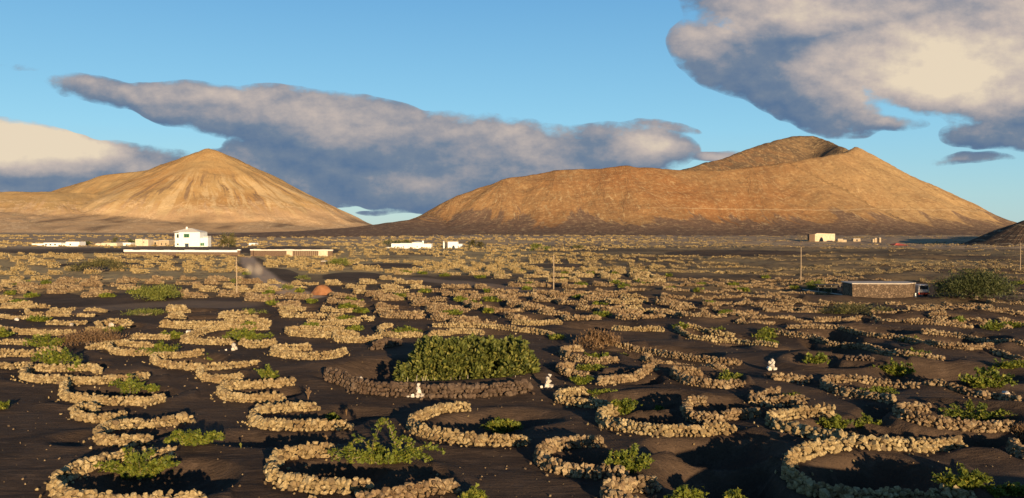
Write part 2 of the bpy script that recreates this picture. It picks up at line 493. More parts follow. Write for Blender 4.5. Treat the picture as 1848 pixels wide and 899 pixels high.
def hill_mat(name, warm, straw, dark, mode):
    m, t_ = mat(name)
    geo = t_.new('ShaderNodeNewGeometry')
    pos = geo.outputs['Position']
    au = t_.new('ShaderNodeAttribute'); au.attribute_name = 'along'
    ad = t_.new('ShaderNodeAttribute'); ad.attribute_name = 'down'
    ah = t_.new('ShaderNodeAttribute'); ah.attribute_name = 'height'
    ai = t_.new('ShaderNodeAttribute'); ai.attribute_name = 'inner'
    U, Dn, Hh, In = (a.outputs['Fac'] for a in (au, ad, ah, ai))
    big = t_.noise(pos, 0.006, 4, 0.6)
    c = t_.mix(t_.sstep(big, 0.36, 0.62), rgb(*warm), rgb(*straw))
    sv = t_.xyz(t_.math('MULTIPLY', U, 0.11 if mode == 'left' else 0.05), t_.math('MULTIPLY', Dn, 0.006), 0.0)
    stn = t_.noise(sv, 1.0, 7, 0.66, 0.25)
    if mode == 'terrace':
        nb = t_.noise(t_.vmul(pos, (0.05, 0.05, 0.0)), 1.0, 4, 0.6)
        w_ = t_.math('FRACT', t_.math('MULTIPLY_ADD', nb, 3.0, t_.math('MULTIPLY', Hh, 0.45)))
        gap = t_.sstep(t_.noise(t_.vmul(pos, (0.16, 0.16, 0.0)), 1.0, 3, 0.6), 0.45, 0.52)
        c = t_.mix(t_.math('MULTIPLY', t_.sstep(w_, 0.72, 0.85, 0.0, 0.85), gap), c, rgb(.30, .23, .15))
    elif mode == 'left':
        bandm = t_.math('MULTIPLY', t_.sstep(Dn, 90.0, 190.0), t_.sstep(U, 180.0, 330.0))
        st = t_.math('MULTIPLY', t_.sstep(stn, 0.50, 0.56), bandm)
        c = t_.mix(t_.math('MULTIPLY', st, 0.85), c, rgb(.58, .41, .215))
        st2 = t_.math('MULTIPLY', t_.sstep(stn, 0.46, 0.40), bandm)
        c = t_.mix(t_.math('MULTIPLY', st2, 0.75), c, rgb(.19, .125, .085))
        base = t_.math('MULTIPLY_ADD', t_.math('SUBTRACT', stn, 0.5), 150.0, Hh)
        c = t_.mix(t_.math('MULTIPLY', t_.sstep(base, 30.0, 60.0, 0.85, 0.0), 1.0), c, rgb(*dark))
        # field banks running across the skirt
        fl = t_.noise(t_.vmul(pos, (0.012, 0.004, 0.05)), 1.0, 6, 0.7, 0.4)
        ln_ = t_.math('MULTIPLY', t_.sstep(t_.math('ABSOLUTE', t_.math('SUBTRACT', fl, 0.52)), 0.0, 0.02, 1.0, 0.0), t_.sstep(Hh, 80.0, 50.0))
        c = t_.mix(t_.math('MULTIPLY', ln_, 0.8), c, rgb(.72, .52, .30))
        fd = t_.noise(t_.vmul(pos, (0.006, 0.0035, 0.0)), 1.0, 3, 0.5)
        c = t_.mix(t_.math('MULTIPLY', t_.sstep(fd, 0.52, 0.60), t_.sstep(Hh, 40.0, 18.0, 0.0, 0.7)), c, rgb(.07, .05, .045))
    else:
        c = t_.mix(t_.sstep(s_x(t_, pos), 330.0, 620.0, 0.0, 0.75), c, rgb(.42, .285, .14))
        st = t_.sstep(stn, 0.50, 0.62, 0.0, 0.45)
        c = t_.mix(st, c, rgb(.22, .12, .06))
        sc = t_.noise(t_.xyz(t_.math('MULTIPLY', U, 0.028), t_.math('MULTIPLY', Dn, 0.004), 3.0), 1.0, 5, 0.62)
        base = t_.math('MULTIPLY_ADD', t_.math('SUBTRACT', sc, 0.5), 115.0, Hh)
        c = t_.mix(t_.sstep(base, 20.0, 26.0, 0.92, 0.0), c, rgb(*dark))
        # gully tufts: pale grass streaks
        pale = t_.noise(t_.xyz(t_.math('MULTIPLY', U, 0.22), t_.math('MULTIPLY', Dn, 0.045), 8.0), 1.0, 7, 0.75, 0.8)
        c = t_.mix(t_.math('MULTIPLY', t_.sstep(pale, 0.56, 0.66), t_.sstep(Hh, 110.0, 50.0, 0.15, 0.7)), c, rgb(.56, .41, .22))
        # thin track on the flank
        trk = t_.sstep(t_.math('ABSOLUTE', t_.math('SUBTRACT', t_.math('MULTIPLY_ADD', t_.noise(pos, 0.004, 2), 8.0, Hh), 37.0)), 0.0, 0.9, 0.6, 0.0)
        c = t_.mix(t_.math('MULTIPLY', trk, t_.sstep(s_x(t_, pos), 120.0, 260.0)), c, rgb(.58, .42, .24))
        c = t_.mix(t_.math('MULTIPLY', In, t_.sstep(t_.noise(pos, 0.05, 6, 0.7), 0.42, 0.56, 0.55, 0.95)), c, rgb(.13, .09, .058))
    sp_ = t_.noise(pos, 0.16, 7, 0.75)
    c = t_.mix(t_.sstep(sp_, 0.50, 0.64, 0.0, {'left': .22, 'right': .45, 'terrace': .1}[mode]), c, rgb(.55, .39, .2))
    c = t_.mix(t_.sstep(sp_, 0.46, 0.36, 0.0, 0.3 if mode == 'left' else 0.5), c, rgb(.17, .10, .06))
    ridged = t_.math('MULTIPLY_ADD', stn, 5.0, t_.math('MULTIPLY', t_.noise(pos, 0.14, 5, 0.7), 2.0))
    finish(t_, c, 0.97, ridged, 0.4 if mode == 'left' else 0.5, 1.6, 0.05)
    return m


def s_x(t_, pos):
    return t_.new('ShaderNodeSeparateXYZ', {0: pos}).outputs[0]


# ------------------------------------------------------------------ mesh helpers
def mesh_np(name, V, F, m, smooth_=False, attrs=None):
    V = np.ascontiguousarray(V, dtype=np.float32); F = np.ascontiguousarray(F, dtype=np.int32)
    me = bpy.data.meshes.new(name)
    me.vertices.add(len(V)); me.vertices.foreach_set('co', V.ravel())
    k = F.shape[1]
    me.loops.add(F.size); me.loops.foreach_set('vertex_index', F.ravel())
    me.polygons.add(len(F)); me.polygons.foreach_set('loop_start', np.arange(0, F.size, k, dtype=np.int32))
    me.polygons.foreach_set('use_smooth', np.full(len(F), smooth_))
    for an, av in (attrs or {}).items():
        a = me.attributes.new(an, 'FLOAT', 'POINT'); a.data.foreach_set('value', np.asarray(av, dtype=np.float32))
    me.update(calc_edges=True)
    if m: me.materials.append(m)
    return me


def link(name, data, parent=None, loc=None):
    o = bpy.data.objects.new(name, data)
    COL.objects.link(o)
    if parent is not None: o.parent = parent
    if loc is not None: o.location = loc
    return o


def tag(o, label=None, cat=None, group=None, kind=None):
    if label: o['label'] = label
    if cat: o['category'] = cat
    if cat and not kind: o['kind'] = 'thing'
    if group: o['group'] = group
    if kind: o['kind'] = kind
    return o


class MB:
    """collects boxes, bars and prisms; build() makes one mesh object"""
    def __init__(self): self.v = []; self.f = []
    def add(self, vs, fs):
        b = len(self.v); self.v += [tuple(map(float, p)) for p in vs]; self.f += [tuple(i + b for i in f) for f in fs]; return self
    def box(self, x0, x1, y0, y1, z0, z1):
        vs = [(x0, y0, z0), (x1, y0, z0), (x1, y1, z0), (x0, y1, z0), (x0, y0, z1), (x1, y0, z1), (x1, y1, z1), (x0, y1, z1)]
        return self.add(vs, [(0, 3, 2, 1), (4, 5, 6, 7), (0, 1, 5, 4), (1, 2, 6, 5), (2, 3, 7, 6), (3, 0, 4, 7)])
    def tube(self, pts, rad, n=6):
        pts = [Vector(p) for p in pts]
        rad = rad if isinstance(rad, (list, tuple)) else [rad] * len(pts)
        vs = []; fs = []
        for i, p in enumerate(pts):
            d_ = (pts[min(i + 1, len(pts) - 1)] - pts[max(i - 1, 0)]).normalized()
            a = d_.orthogonal().normalized(); b = d_.cross(a)
            for k in range(n):
                an = 2 * math.pi * k / n
                vs.append(p + (a * math.cos(an) + b * math.sin(an)) * rad[i])
        for i in range(len(pts) - 1):
            for k in range(n):
                fs.append((i * n + k, i * n + (k + 1) % n, (i + 1) * n + (k + 1) % n, (i + 1) * n + k))
        fs.append(tuple(range(n))[::-1]); fs.append(tuple((len(pts) - 1) * n + k for k in range(n)))
        return self.add(vs, fs)
    def prism(self, poly, y0, y1):          # poly in xz, extruded in y
        n = len(poly)
        vs = [(x, y0, z) for x, z in poly] + [(x, y1, z) for x, z in poly]
        fs = [tuple(range(n)), tuple(range(2 * n - 1, n - 1, -1))] + [(i, i + n, (i + 1) % n + n, (i + 1) % n) for i in range(n)]
        return self.add(vs, fs)
    def build(self, name, m, parent=None, loc=None, bev=0.0):
        me = bpy.data.meshes.new(name); me.from_pydata(self.v, [], self.f); me.update()
        if m: me.materials.append(m)
        bm = bmesh.new(); bm.from_mesh(me)
        if bev > 0: bmesh.ops.bevel(bm, geom=bm.edges[:], offset=bev, segments=1, affect='EDGES')
        bmesh.ops.recalc_face_normals(bm, faces=bm.faces); bm.to_mesh(me); bm.free()
        return link(name, me, parent, loc)


def empty(name, loc, rz=0.0):
    o = link(name, None, None, tuple(float(c) for c in loc)); o.rotation_euler = (0, 0, rz); o.empty_display_size = 0.5
    return o


# icosahedron for rough stones
_p = (1 + 5 ** .5) / 2
ICO_V = np.array([(-1, _p, 0), (1, _p, 0), (-1, -_p, 0), (1, -_p, 0), (0, -1, _p), (0, 1, _p), (0, -1, -_p), (0, 1, -_p), (_p, 0, -1), (_p, 0, 1), (-_p, 0, -1), (-_p, 0, 1)]) / math.sqrt(1 + _p * _p)
ICO_F = np.array([(0, 11, 5), (0, 5, 1), (0, 1, 7), (0, 7, 10), (0, 10, 11), (1, 5, 9), (5, 11, 4), (11, 10, 2), (10, 7, 6), (7, 1, 8), (3, 9, 4), (3, 4, 2), (3, 2, 6), (3, 6, 8), (3, 8, 9), (4, 9, 5), (2, 4, 11), (6, 2, 10), (8, 6, 7), (9, 8, 1)])
OCT_V = np.array([(1, 0, 0), (-1, 0, 0), (0, 1, 0), (0, -1, 0), (0, 0, 1), (0, 0, -1)], float)
OCT_F = np.array([(0, 2, 4), (2, 1, 4), (1, 3, 4), (3, 0, 4), (2, 0, 5), (1, 2, 5), (3, 1, 5), (0, 3, 5)])


def rotmats(n, r_, tilt=0.5):
    a = r_.uniform(0, 2 * math.pi, n); b = r_.normal(0, tilt, n); c = r_.normal(0, tilt, n)
    ca, sa, cb, sb, cg, sg = np.cos(a), np.sin(a), np.cos(b), np.sin(b), np.cos(c), np.sin(c)
    z = np.zeros(n); o = np.ones(n)
    Rz = np.stack([ca, -sa, z, sa, ca, z, z, z, o], -1).reshape(n, 3, 3)
    Rx = np.stack([o, z, z, z, cb, -sb, z, sb, cb], -1).reshape(n, 3, 3)
    Ry = np.stack([cg, z, sg, z, o, z, -sg, z, cg], -1).reshape(n, 3, 3)
    return Rz @ Rx @ Ry


def stones_mesh(Pn, Sn, r_, low=False, jit=0.22):
    """one mesh of many rough stones; Pn (n,3) centres, Sn (n,3) half sizes"""
    V0, F0 = (OCT_V, OCT_F) if low else (ICO_V, ICO_F)
    n = len(Pn)
    L = V0[None] * (1 + r_.uniform(-jit, jit, (n, len(V0), 1))) + r_.uniform(-jit * .5, jit * .5, (n, len(V0), 3))
    L = L * Sn[:, None, :]
    L = np.einsum('nij,nkj->nki', rotmats(n, r_), L) + Pn[:, None, :]
    F = F0[None] + (np.arange(n) * len(V0))[:, None, None]
    return L.reshape(-1, 3), F.reshape(-1, 3)


STONE_VARIANTS = {}
def stone_variants(m, key):
    if key in STONE_VARIANTS: return STONE_VARIANTS[key]
    r_ = random.Random(11); out = []
    for i in range(12):
        bm = bmesh.new()
        for k in range(15):
            v = Vector((r_.gauss(0, 1), r_.gauss(0, 1), r_.gauss(0, 1))).normalized() * r_.uniform(0.82, 1.12)
            q = 5.0  # pull towards a block shape
            nn = (abs(v.x) ** q + abs(v.y) ** q + abs(v.z) ** q) ** (1 / q)
            v = v * (0.45 + 0.55 / max(nn, 0.01))
            bm.verts.new(v)
        res = bmesh.ops.convex_hull(bm, input=bm.verts[:])
        junk = [g for g in res.get('geom_interior', []) + res.get('geom_unused', []) if isinstance(g, bmesh.types.BMVert)]
        if junk: bmesh.ops.delete(bm, geom=list(set(junk)), context='VERTS')
        me = bpy.data.meshes.new('stone'); bm.to_mesh(me); bm.free(); me.materials.append(m)
        out.append(me)
    STONE_VARIANTS[key] = out
    return out


# ------------------------------------------------------------------ traced walls of the near field
FR = {'T1': (0, 540, 4.495), 'T2': (300, 540, 4.495), 'T3': (648, 540, 4.495), 'T4': (1000, 540, 4.495), 'T5': (1400, 540, 4.013),
      'B1': (0, 699, 4.495), 'B2': (400, 699, 4.495), 'B3': (700, 699, 4.495), 'B4': (1048, 699, 4.495), 'B5': (1448, 699, 4.495),
      'C3': (1188, 560, 2.652)}
# frame, points along the foot, height, stone kind, label
WALLS = [
 ('B1', [(1400,575),(1130,600),(900,640),(720,680),(570,730),(470,800),(450,890),(560,950),(750,975),(900,985),(1100,1000),(1400,990),(1620,960)], .72, 't', 'large open ring of tan stones in the bottom left corner, full of vine leaves'),
 ('B1', [(1545,285),(1380,305),(1240,325),(1040,340),(880,352),(800,400),(795,455),(900,475),(1000,475),(1190,460)], .62, 't', 'tan stone hook directly left of the bright two-lobed vine at lower left'),
 ('B1', [(790,205),(690,180),(620,195),(597,238),(680,270),(820,292),(920,278),(1000,248)], .55, 't', 'short tan stone hook squeezed between two longer walls at lower left'),
 ('T1', [(570,690),(530,715),(512,760),(530,805),(620,832),(740,848),(880,865),(1050,852),(1200,870),(1315,835)], .62, 't', 'tan crescent wall with rubble spilled at its left tip, holding a leafy vine'),
 ('T1', [(250,580),(195,610),(185,650),(330,678),(520,688),(640,690),(880,690),(1050,670),(1190,645)], .62, 't', 'long shallow tan crescent whose left part turns reddish, at the left'),
 ('T1', [(290,580),(420,585),(560,585),(740,572),(800,595)], .6, 't', 'tan wall stub behind two overlapping vines at the left'),
 ('T1', [(-40,555),(0,560),(130,562),(240,560)], .55, 't', 'straight tan wall end entering from the left edge above bare dark ash'),
 ('T1', [(-40,480),(0,468),(60,468),(180,460),(330,455),(480,437)], .7, 't', 'thick tan wall at the left edge with a pale rounded heap of stones'),
 ('T1', [(-30,365),(180,365),(300,378),(390,376)], .55, 't', 'tan wall at the left edge partly hidden by green vines'),
 ('T1', [(830,372),(890,390),(860,405),(725,408)], .6, 't', 'short tan stone tongue just right of the rusty brush mound'),
 ('T1', [(1230,385),(1100,387),(960,372),(895,380),(882,415),(950,450),(1080,461),(1215,456)], .62, 't', 'small tan crescent right of the rusty brush mound with a vine at its open end'),
 ('T1', [(1645,455),(1500,472),(1350,482),(1260,482),(1232,512),(1320,550),(1450,570),(1640,576)], .62, 't', 'tan two-armed crescent around a low vine, below the white marker cairn'),
 ('T2', [(320,575),(430,572),(560,552),(670,540),(730,535)], .55, 't', 'tan wall arm ending in loose flat stones, below the white marker cairn'),
 ('T2', [(300,582),(264,628),(350,665),(470,685),(600,657)], .6, 't', 'short tan hook tucked under a longer crescent, left of the dark fig pit'),
 ('T2', [(1040,697),(930,702),(780,717),(620,727),(490,737),(430,770),(460,805),(560,835),(700,838),(930,830)], .62, 't', 'narrow tan hairpin wall left of the dark fig pit, a vine on its upper arm'),
 ('B2', [(780,182),(660,197),(540,197),(420,207),(330,212),(262,245),(252,290),(335,342),(480,350),(640,352),(800,352),(1045,346)], .66, 't', 'clean tan hairpin wall open to the right with weeds on its upper end'),
 ('B2', [(930,552),(760,562),(620,577),(500,595),(420,645),(388,725),(450,790),(600,832),(730,858),(870,862),(1000,862),(1180,860)], .74, 't', 'big tan ring at the bottom around the arching bright green vine'),
 ('B2', [(1080,965),(1250,965),(1450,930),(1600,885),(1780,862),(1900,850)], .7, 'b', 'brown stone bank at the bottom edge in front of the arching vine'),
 ('B3', [(660,192),(560,197),(420,212),(320,250),(225,292),(178,335),(230,378),(350,422),(500,446),(650,466),(800,475),(940,473),(1120,466)], .68, 't', 'well-built tan crescent in the centre foreground below the fig shrub'),
 ('B3', [(1745,482),(1600,482),(1440,497),(1290,535),(1215,585),(1240,645),(1320,682),(1450,715),(1570,728),(1700,722),(1900,755)], .66, 'b', 'round stone ring of rough knobbly blocks right of the centre foreground crescent'),
 ('B4', [(630,835),(480,835),(340,855),(230,885),(190,940),(300,1000),(500,1020)], .8, 'b', 'heap of rough stones at the bottom edge under the feathery green vine'),
 ('B4', [(300,227),(200,240),(152,265),(162,315),(260,342),(430,375),(620,390),(840,391),(1030,386),(1235,375)], .68, 't', 'long straight-armed tan wall right of centre behind the feathery vine'),
 ('T4', [(250,768),(120,790),(25,805),(35,845),(160,862),(310,872),(500,893)], .65, 't', 'tan hook wall right of the white cairn, its arm running under a vine'),
 ('B4', [(1010,142),(880,157),(842,200),(890,272),(1060,280),(1230,271),(1440,245)], .7, 'b', 'small square-cornered stone wall standing alone in deep shadow right of centre'),
 ('B5', [(255,228),(60,243),(-100,252),(-260,282),(-268,325),(-120,372),(20,402),(230,447),(430,490),(620,502),(850,512),(1060,517),(1290,502)], .72, 't', 'longest tan crescent at lower right, ending in a squared stack of stones'),
 ('C3', [(900,668),(800,682),(700,702),(632,742),(612,800),(690,862),(780,902),(900,925),(1100,932),(1300,936),(1500,940)], .74, 't', 'wide ring at the bottom right with large dark blocks along its lower arm'),
 ('C3', [(575,402),(500,438),(425,425),(480,450),(640,456),(700,442)], .7, 'b', 'heaped brown stone pile with trailing arm, left of the lower right crescent'),
 ('T4', [(1190,612),(1080,617),(975,605),(955,635),(1080,690),(1200,715),(1350,725),(1530,712)], .65, 'b', 'brown stone crescent holding an upright green vine, right of centre'),
 ('T4', [(450,378),(600,410),(750,432),(900,452),(1050,477),(1200,500),(1350,530),(1500,532)], .6, 'b', 'long slanting single wall below the smooth dark ash dune right of centre'),
 ('T4', [(800,482),(715,475),(740,518),(850,540),(1000,550),(1150,562),(1300,585),(1390,592)], .6, 'b', 'slanting stone wall with a pale round head, just below the long slanting wall'),
 ('T4', [(230,422),(70,428),(58,470),(200,510),(330,530),(500,520)], .65, 'b', 'brown stone crescent with blunt pale end right of the fig shrub, under the dry bush'),
 ('T4', [(150,562),(45,570),(42,612),(200,640),(300,652)], .6, 'b', 'small knobbly stone hook beside the right end of the fig pit'),
 ('T4', [(360,702),(480,682),(600,665),(700,625),(820,580)], .65, 'b', 'rising arm of dark reddish blocks right of the white cairn'),
 ('T4', [(480,240),(560,255),(680,258),(780,255),(880,263)], .6, 't', 'tan stone tongue lying on the crest of the smooth ash dune'),
 ('T4', [(1000,252),(1060,302),(1180,330),(1330,336),(1480,346),(1600,370),(1798,392)], .55, 't', 'long tan wall curving down past small vines, lower of a pair right of the dune'),
 ('T4', [(1010,226),(1120,232),(1200,252),(1320,290),(1450,300)], .55, 't', 'short tan wall forming the upper of a pair right of the dune'),
 ('T5', [(80,215),(200,212),(400,207),(520,222),(650,265),(740,276)], .5, 'b', 'thin broken line of stones on the right, first beyond the small vines'),
 ('T5', [(0,252),(120,272),(300,287),(380,325),(520,340),(650,347),(720,367),(800,402),(900,416),(1050,432),(1200,452)], .55, 'b', 'very long winding line of stones crossing the right side'),
 ('T5', [(750,282),(900,292),(1020,312),(1170,355),(1300,366),(1500,366),(1560,350)], .55, 'b', 'sagging line of stones on the right beyond the long winding line'),
 ('T5', [(1060,252),(1250,267),(1400,282),(1500,312),(1798,342)], .55, 'b', 'slanting wall near the right edge beyond the round dark shrub'),
 ('T5', [(-20,585),(120,592),(240,602)], .55, 'b', 'short wall beside the white marker cairn on the right'),
 ('T5', [(510,602),(400,603),(322,615),(400,680),(560,706),(700,730),(850,752)], .6, 'b', 'pale-headed crescent on the right with small wiry vines inside'),
 ('T5', [(520,592),(640,602),(800,620),(1020,642)], .5, 'b', 'loose row of rounded brown stones behind the pale-headed crescent'),
 ('B5', [(1020,182),(900,187),(780,178),(765,212),(860,260),(1000,302),(1200,327),(1400,337),(1600,346),(1700,332)], .66, 'b', 'crescent with pale rounded head and shaded arm running to the right edge'),
 ('T5', [(1100,620),(1270,642),(1350,672),(1480,702),(1600,717),(1750,742)], .45, 'b', 'scattered stone row by the right edge with one whitish boulder'),
 ('T5', [(1560,382),(1620,402),(1798,452)], .55, 'b', 'short stone wall touching the right edge above the leafy vines'),
 ('T5', [(-50,692),(0,742),(100,770),(180,780)], .55, 'b', 'low row of stones under a small vine left of the lower right crescent'),
 ('T5', [(520,432),(600,442),(690,446)], .45, 'd', 'little row of dark basalt stones between two green vines on the right'),
 ('T5', [(280,162),(420,166),(560,162),(620,150)], .7, 'b', 'broad spill of rubble on the right in front of the olive-brown scrub'),
 ('B5', [(1700,470),(1745,545),(1850,600)], .7, 'b', 'reddish stone heap cut by the right edge near the bottom'),
 ('T2', [(-40,225),(150,242),(330,237),(520,217),(700,202),(840,215)], .95, 't', 'broad tan stone bank on the left beyond the white marker stone'),
 ('T2', [(830,252),(700,252),(560,247),(420,252),(300,277),(180,322),(118,352),(250,366),(400,373),(540,366)], .7, 't', 'large tan loop around bare ash with vines at its right, behind the white marker stone'),
 ('T2', [(615,362),(650,390),(780,398),(880,372)], .8, 't', 'low rounded tan heap just right of the white marker stone'),
 ('T2', [(1180,412),(1050,412),(910,422),(855,440),(880,465),(1050,485),(1250,498),(1380,482),(1450,442)], .72, 't', 'stout tan crescent touching the rim of the dark fig pit'),
 ('T2', [(1440,262),(1250,260),(1050,262),(968,272),(1000,300),(1150,310),(1330,315)], .7, 't', 'flat tan double wall beyond the stout crescent left of the fig shrub'),
 ('T2', [(1560,302),(1420,297),(1350,300),(1370,342),(1500,357),(1620,350),(1735,332)], .7, 't', 'tan crescent with dark notch next to the flat double wall'),
 ('T3', [(260,227),(185,242),(155,268),(200,303),(340,320),(380,306),(505,308)], .6, 't', 'tan hook wall behind the upper left corner of the fig shrub'),
 ('T3', [(570,302),(700,292),(850,267),(1000,290)], .65, 't', 'tan wall hump rising right behind the fig shrub'),
 ('T3', [(600,227),(720,232),(820,227),(960,227),(1150,237),(1300,262),(1420,266),(1570,306)], .55, 't', 'long even tan wall running behind the fig shrub to the right'),
 ('T3', [(1250,202),(1400,216),(1640,206)], .65, 't', 'reddish straight wall beyond the right end of the fig shrub'),
 ('T2', [(1150,202),(1300,216),(1550,206)], .65, 't', 'straight tan wall beyond the flat double wall left of the fig shrub'),
 ('T1', [(-30,262),(150,280),(300,292),(400,296),(600,286)], .65, 't', 'irregular tan rubble bank on the left beyond the rusty brush mound'),
 ('T1', [(700,262),(820,266),(900,272)], .7, 't', 'tan rubble heap crowned by a white stone, beyond the rusty brush mound'),
 ('T1', [(1060,326),(1150,322),(1370,330)], .6, 't', 'short tan wall ending in a big pale boulder on the left'),
 ('T1', [(640,140),(760,143)], .5, 't', 'tiny tan wall stub on the dark slope at the left, lower of two'),
 ('T1', [(690,96),(780,92),(860,110)], .5, 't', 'tiny curved tan wall on the dark slope at the left, upper of two'),
 ('T1', [(560,112),(400,110),(390,130),(560,140)], .4, 't', 'tiny thin hairpin wall on the dark slope at the far left'),
 ('T1', [(215,98),(250,130),(335,125)], .45, 't', 'tiny hook wall on the dark slope, leftmost of the three'),
 ('T1', [(415,92),(500,100),(600,92)], .5, 't', 'small tan wall just above the thin hairpin wall at far left'),
 ('T1', [(390,207),(520,211),(690,207)], .55, 't', 'tan wall below the thin hairpin wall at far left, beside a white stone'),
 ('T1', [(0,147),(150,167),(390,157)], .45, 't', 'low thin wall near the left edge by the white round stone'),
]


def smooth_line(p, it=2):
    p = np.asarray(p, float)
    for _ in range(it):
        q = np.empty((2 * len(p), 2)); q[0] = p[0]; q[-1] = p[-1]
        q[1:-1:2] = .75 * p[:-1] + .25 * p[1:]; q[2:-1:2] = .25 * p[:-1] + .75 * p[1:]
        p = q
    return p


def resample(p, step):
    seg = np.hypot(*np.diff(p, axis=0).T); s = np.concatenate([[0], np.cumsum(seg)])
    n = max(3, int(s[-1] / step))
    tt = np.linspace(0, s[-1], n)
    return np.stack([np.interp(tt, s, p[:, 0]), np.interp(tt, s, p[:, 1])], 1), s[-1]


PITS = []       # cx, cy, rx, ry, depth
traced = []
occupied = []
for (fr, pts, h, kind, label) in WALLS:
    fx, fy, k = FR[fr]
    src = [(fx + a / k, fy + b / k) for a, b in pts]
    wp = np.array([on_ground(a, b)[:2] for a, b in src])
    line = smooth_line(wp)
    line, length = resample(line, 0.28)
    ybase = max(b for _, b in src)
    traced.append([line, length, h, kind, label, ybase])
    mn, mx = line.min(0), line.max(0)
    ext = (mx - mn) / 2
    cen = (mn + mx) / 2
    chord = (line[0] + line[-1]) / 2
    if ext[1] < 0.28 * ext[0] + .3:            # nearly straight: the pit lies behind it
        PITS.append((cen[0], mx[1] + 1.2, max(1.2, ext[0] * .9), 1.9, 0.55))
    else:
        c2 = cen * 0.75 + chord * 0.25
        PITS.append((c2[0] + .2, c2[1], max(1.3, ext[0] * .98), max(1.3, ext[1] * .95), min(0.95, 0.28 * min(ext) + .25)))
    occupied += [tuple(q) for q in line[::6]] + [tuple(cen)]

# the fig pit
fig_c = (on_ground(775, 672)[:2])
fig_cen = np.array([on_ground(775, 668)[0], on_ground(775, 668)[1]])
PITS.append((fig_cen[0], fig_cen[1] + 0.2, 7.2, 4.6, 1.55))
fig_wall_pts = [(591,682),(611,691),(635,702),(656,709),(687,713),(720,714),(752,715),(785,716),(820,716),(850,716),(890,714),(925,711),(952,707)]
fig_back_pts = [(676,632),(690,628),(705,625),(722,623)]
occupied += [tuple(fig_cen + np.array(v)) for v in ((0, 0), (3, 0), (-3, 0), (6, 1), (-6, 1), (0, 4), (4, 4), (-4, 4))]

# dune pits in the right half whose far sides lie in shade
for (px, py, rx, ry, dp) in [(1290, 800, 3.2, 2.6, .7), (1360, 735, 3.5, 2.5, .7), (1690, 745, 4.5, 2.5, .7), (1760, 800, 4.0, 3.0, .9), (1330, 860, 3.5, 2.3, .8), (1165, 728, 3.2, 2.2, .8),
                             (930, 755, 2.6, 2.0, .45), (1085, 590, 4.0, 3.5, .9), (1440, 632, 3.0, 2.4, .5), (1700, 675, 5.0, 3.0, .7), (1560, 600, 5, 3, .5), (1500, 650, 3, 2.2, .5),
                             (640, 745, 3.0, 1.6, .35), (520, 790, 4.0, 1.8, .35), (185, 790, 2.5, 1.5, .3), (1480, 860, 2.6, 1.6, .5)]:
    q = on_ground(px, py)
    PITS.append((q[0], q[1], rx, ry, dp))

# ------------------------------------------------------------------ procedural rows of the middle distance
def px_ell(x, y, ells):
    px, py = to_px(x, y, g0(x, y))
    m = np.zeros_like(np.asarray(x), dtype=bool)
    for (cx, cy, rx, ry) in ells:
        m |= ((px - cx) / rx) ** 2 + ((py - cy) / ry) ** 2 < 1
    return m


BARE = [(240, 556, 95, 28), (105, 545, 60, 16), (400, 550, 90, 12), (490, 498, 50, 14), (455, 478, 26, 14), (640, 500, 60, 9), (830, 508, 95, 10), (700, 480, 60, 5), (1110, 598, 75, 12), (1185, 612, 120, 14),
        (1000, 480, 60, 4), (1330, 457, 130, 6), (100, 452, 140, 6), (330, 452, 130, 8), (530, 454, 90, 8), (585, 525, 32, 10), (1610, 525, 170, 16), (1775, 522, 85, 22), (1390, 604, 40, 9), (760, 505, 30, 8), (1560, 560, 60, 8),
        (175, 482, 45, 9), (285, 530, 48, 16), (560, 545, 30, 5), (700, 548, 40, 4)]
cands = []
row = 0
yy = 66.0
while yy < 900:
    fin = float(smooth(yy, 85, 125))
    sp_y = max(5.6, float(np.interp(yy, [60, 80, 100, 155, 250, 350, 500, 760], [19, 11.5, 7.4, 4.5, 2.7, 1.8, 1.25, .9])) * yy * yy / 12600.0)
    xx = -0.74 * yy - 6 + (row % 2) * 2.7
    while xx < 0.74 * yy + 8:
        left = xx < 0
        cands.append((xx + rng.normal(0, .5), yy + rng.normal(0, .13) * sp_y + .45 * sp_y * math.sin(xx / 31.0 + row * .6) - 0.04 * xx, row))
        xx += (6.0 - .9 * fin) + rng.uniform(-.5, .8) + 1.0 * float(smooth(yy, 260, 460)) + 3 * float(smooth(yy, 460, 700))
    yy += sp_y; row += 1
cands = np.array(cands)
keep = ~px_ell(cands[:, 0], cands[:, 1], BARE)
keep &= rng.uniform(0, 1, len(cands)) > 0.03
dens_n = fbm(cands[:, 0] / 40 + 5, cands[:, 1] / 30 + 2, 2, 91)
keep &= dens_n > -0.33
str_n = fbm(cands[:, 0] / 75 + 1, cands[:, 1] / 17 + 8, 2, 19)
keep &= ~((cands[:, 1] > 150) & (str_n < -.30 + .26 * smooth(cands[:, 0] / cands[:, 1], .05, .35)))
keep &= (cands[:, 1] < 420) | (rng.uniform(0, 1, len(cands)) < .8)
occ = np.array(occupied)
dmin = np.array([np.min(np.hypot(occ[:, 0] - a, occ[:, 1] - b)) for a, b, _ in cands])
keep &= dmin > 3.6
# the traced ones already fill the near field
pxs, pys = to_px(cands[:, 0], cands[:, 1], g0(cands[:, 0], cands[:, 1]))
keep &= (pys < 592) & (pxs > -90) & (pxs < 1940)
keep &= ~((pxs < 300) & (pys > 566) & (pys < 592) & (rng.uniform(0, 1, len(pxs)) > .45))
cands = cands[keep]
order = np.argsort(np.hypot(cands[:, 0], cands[:, 1]))
cands = cands[order]


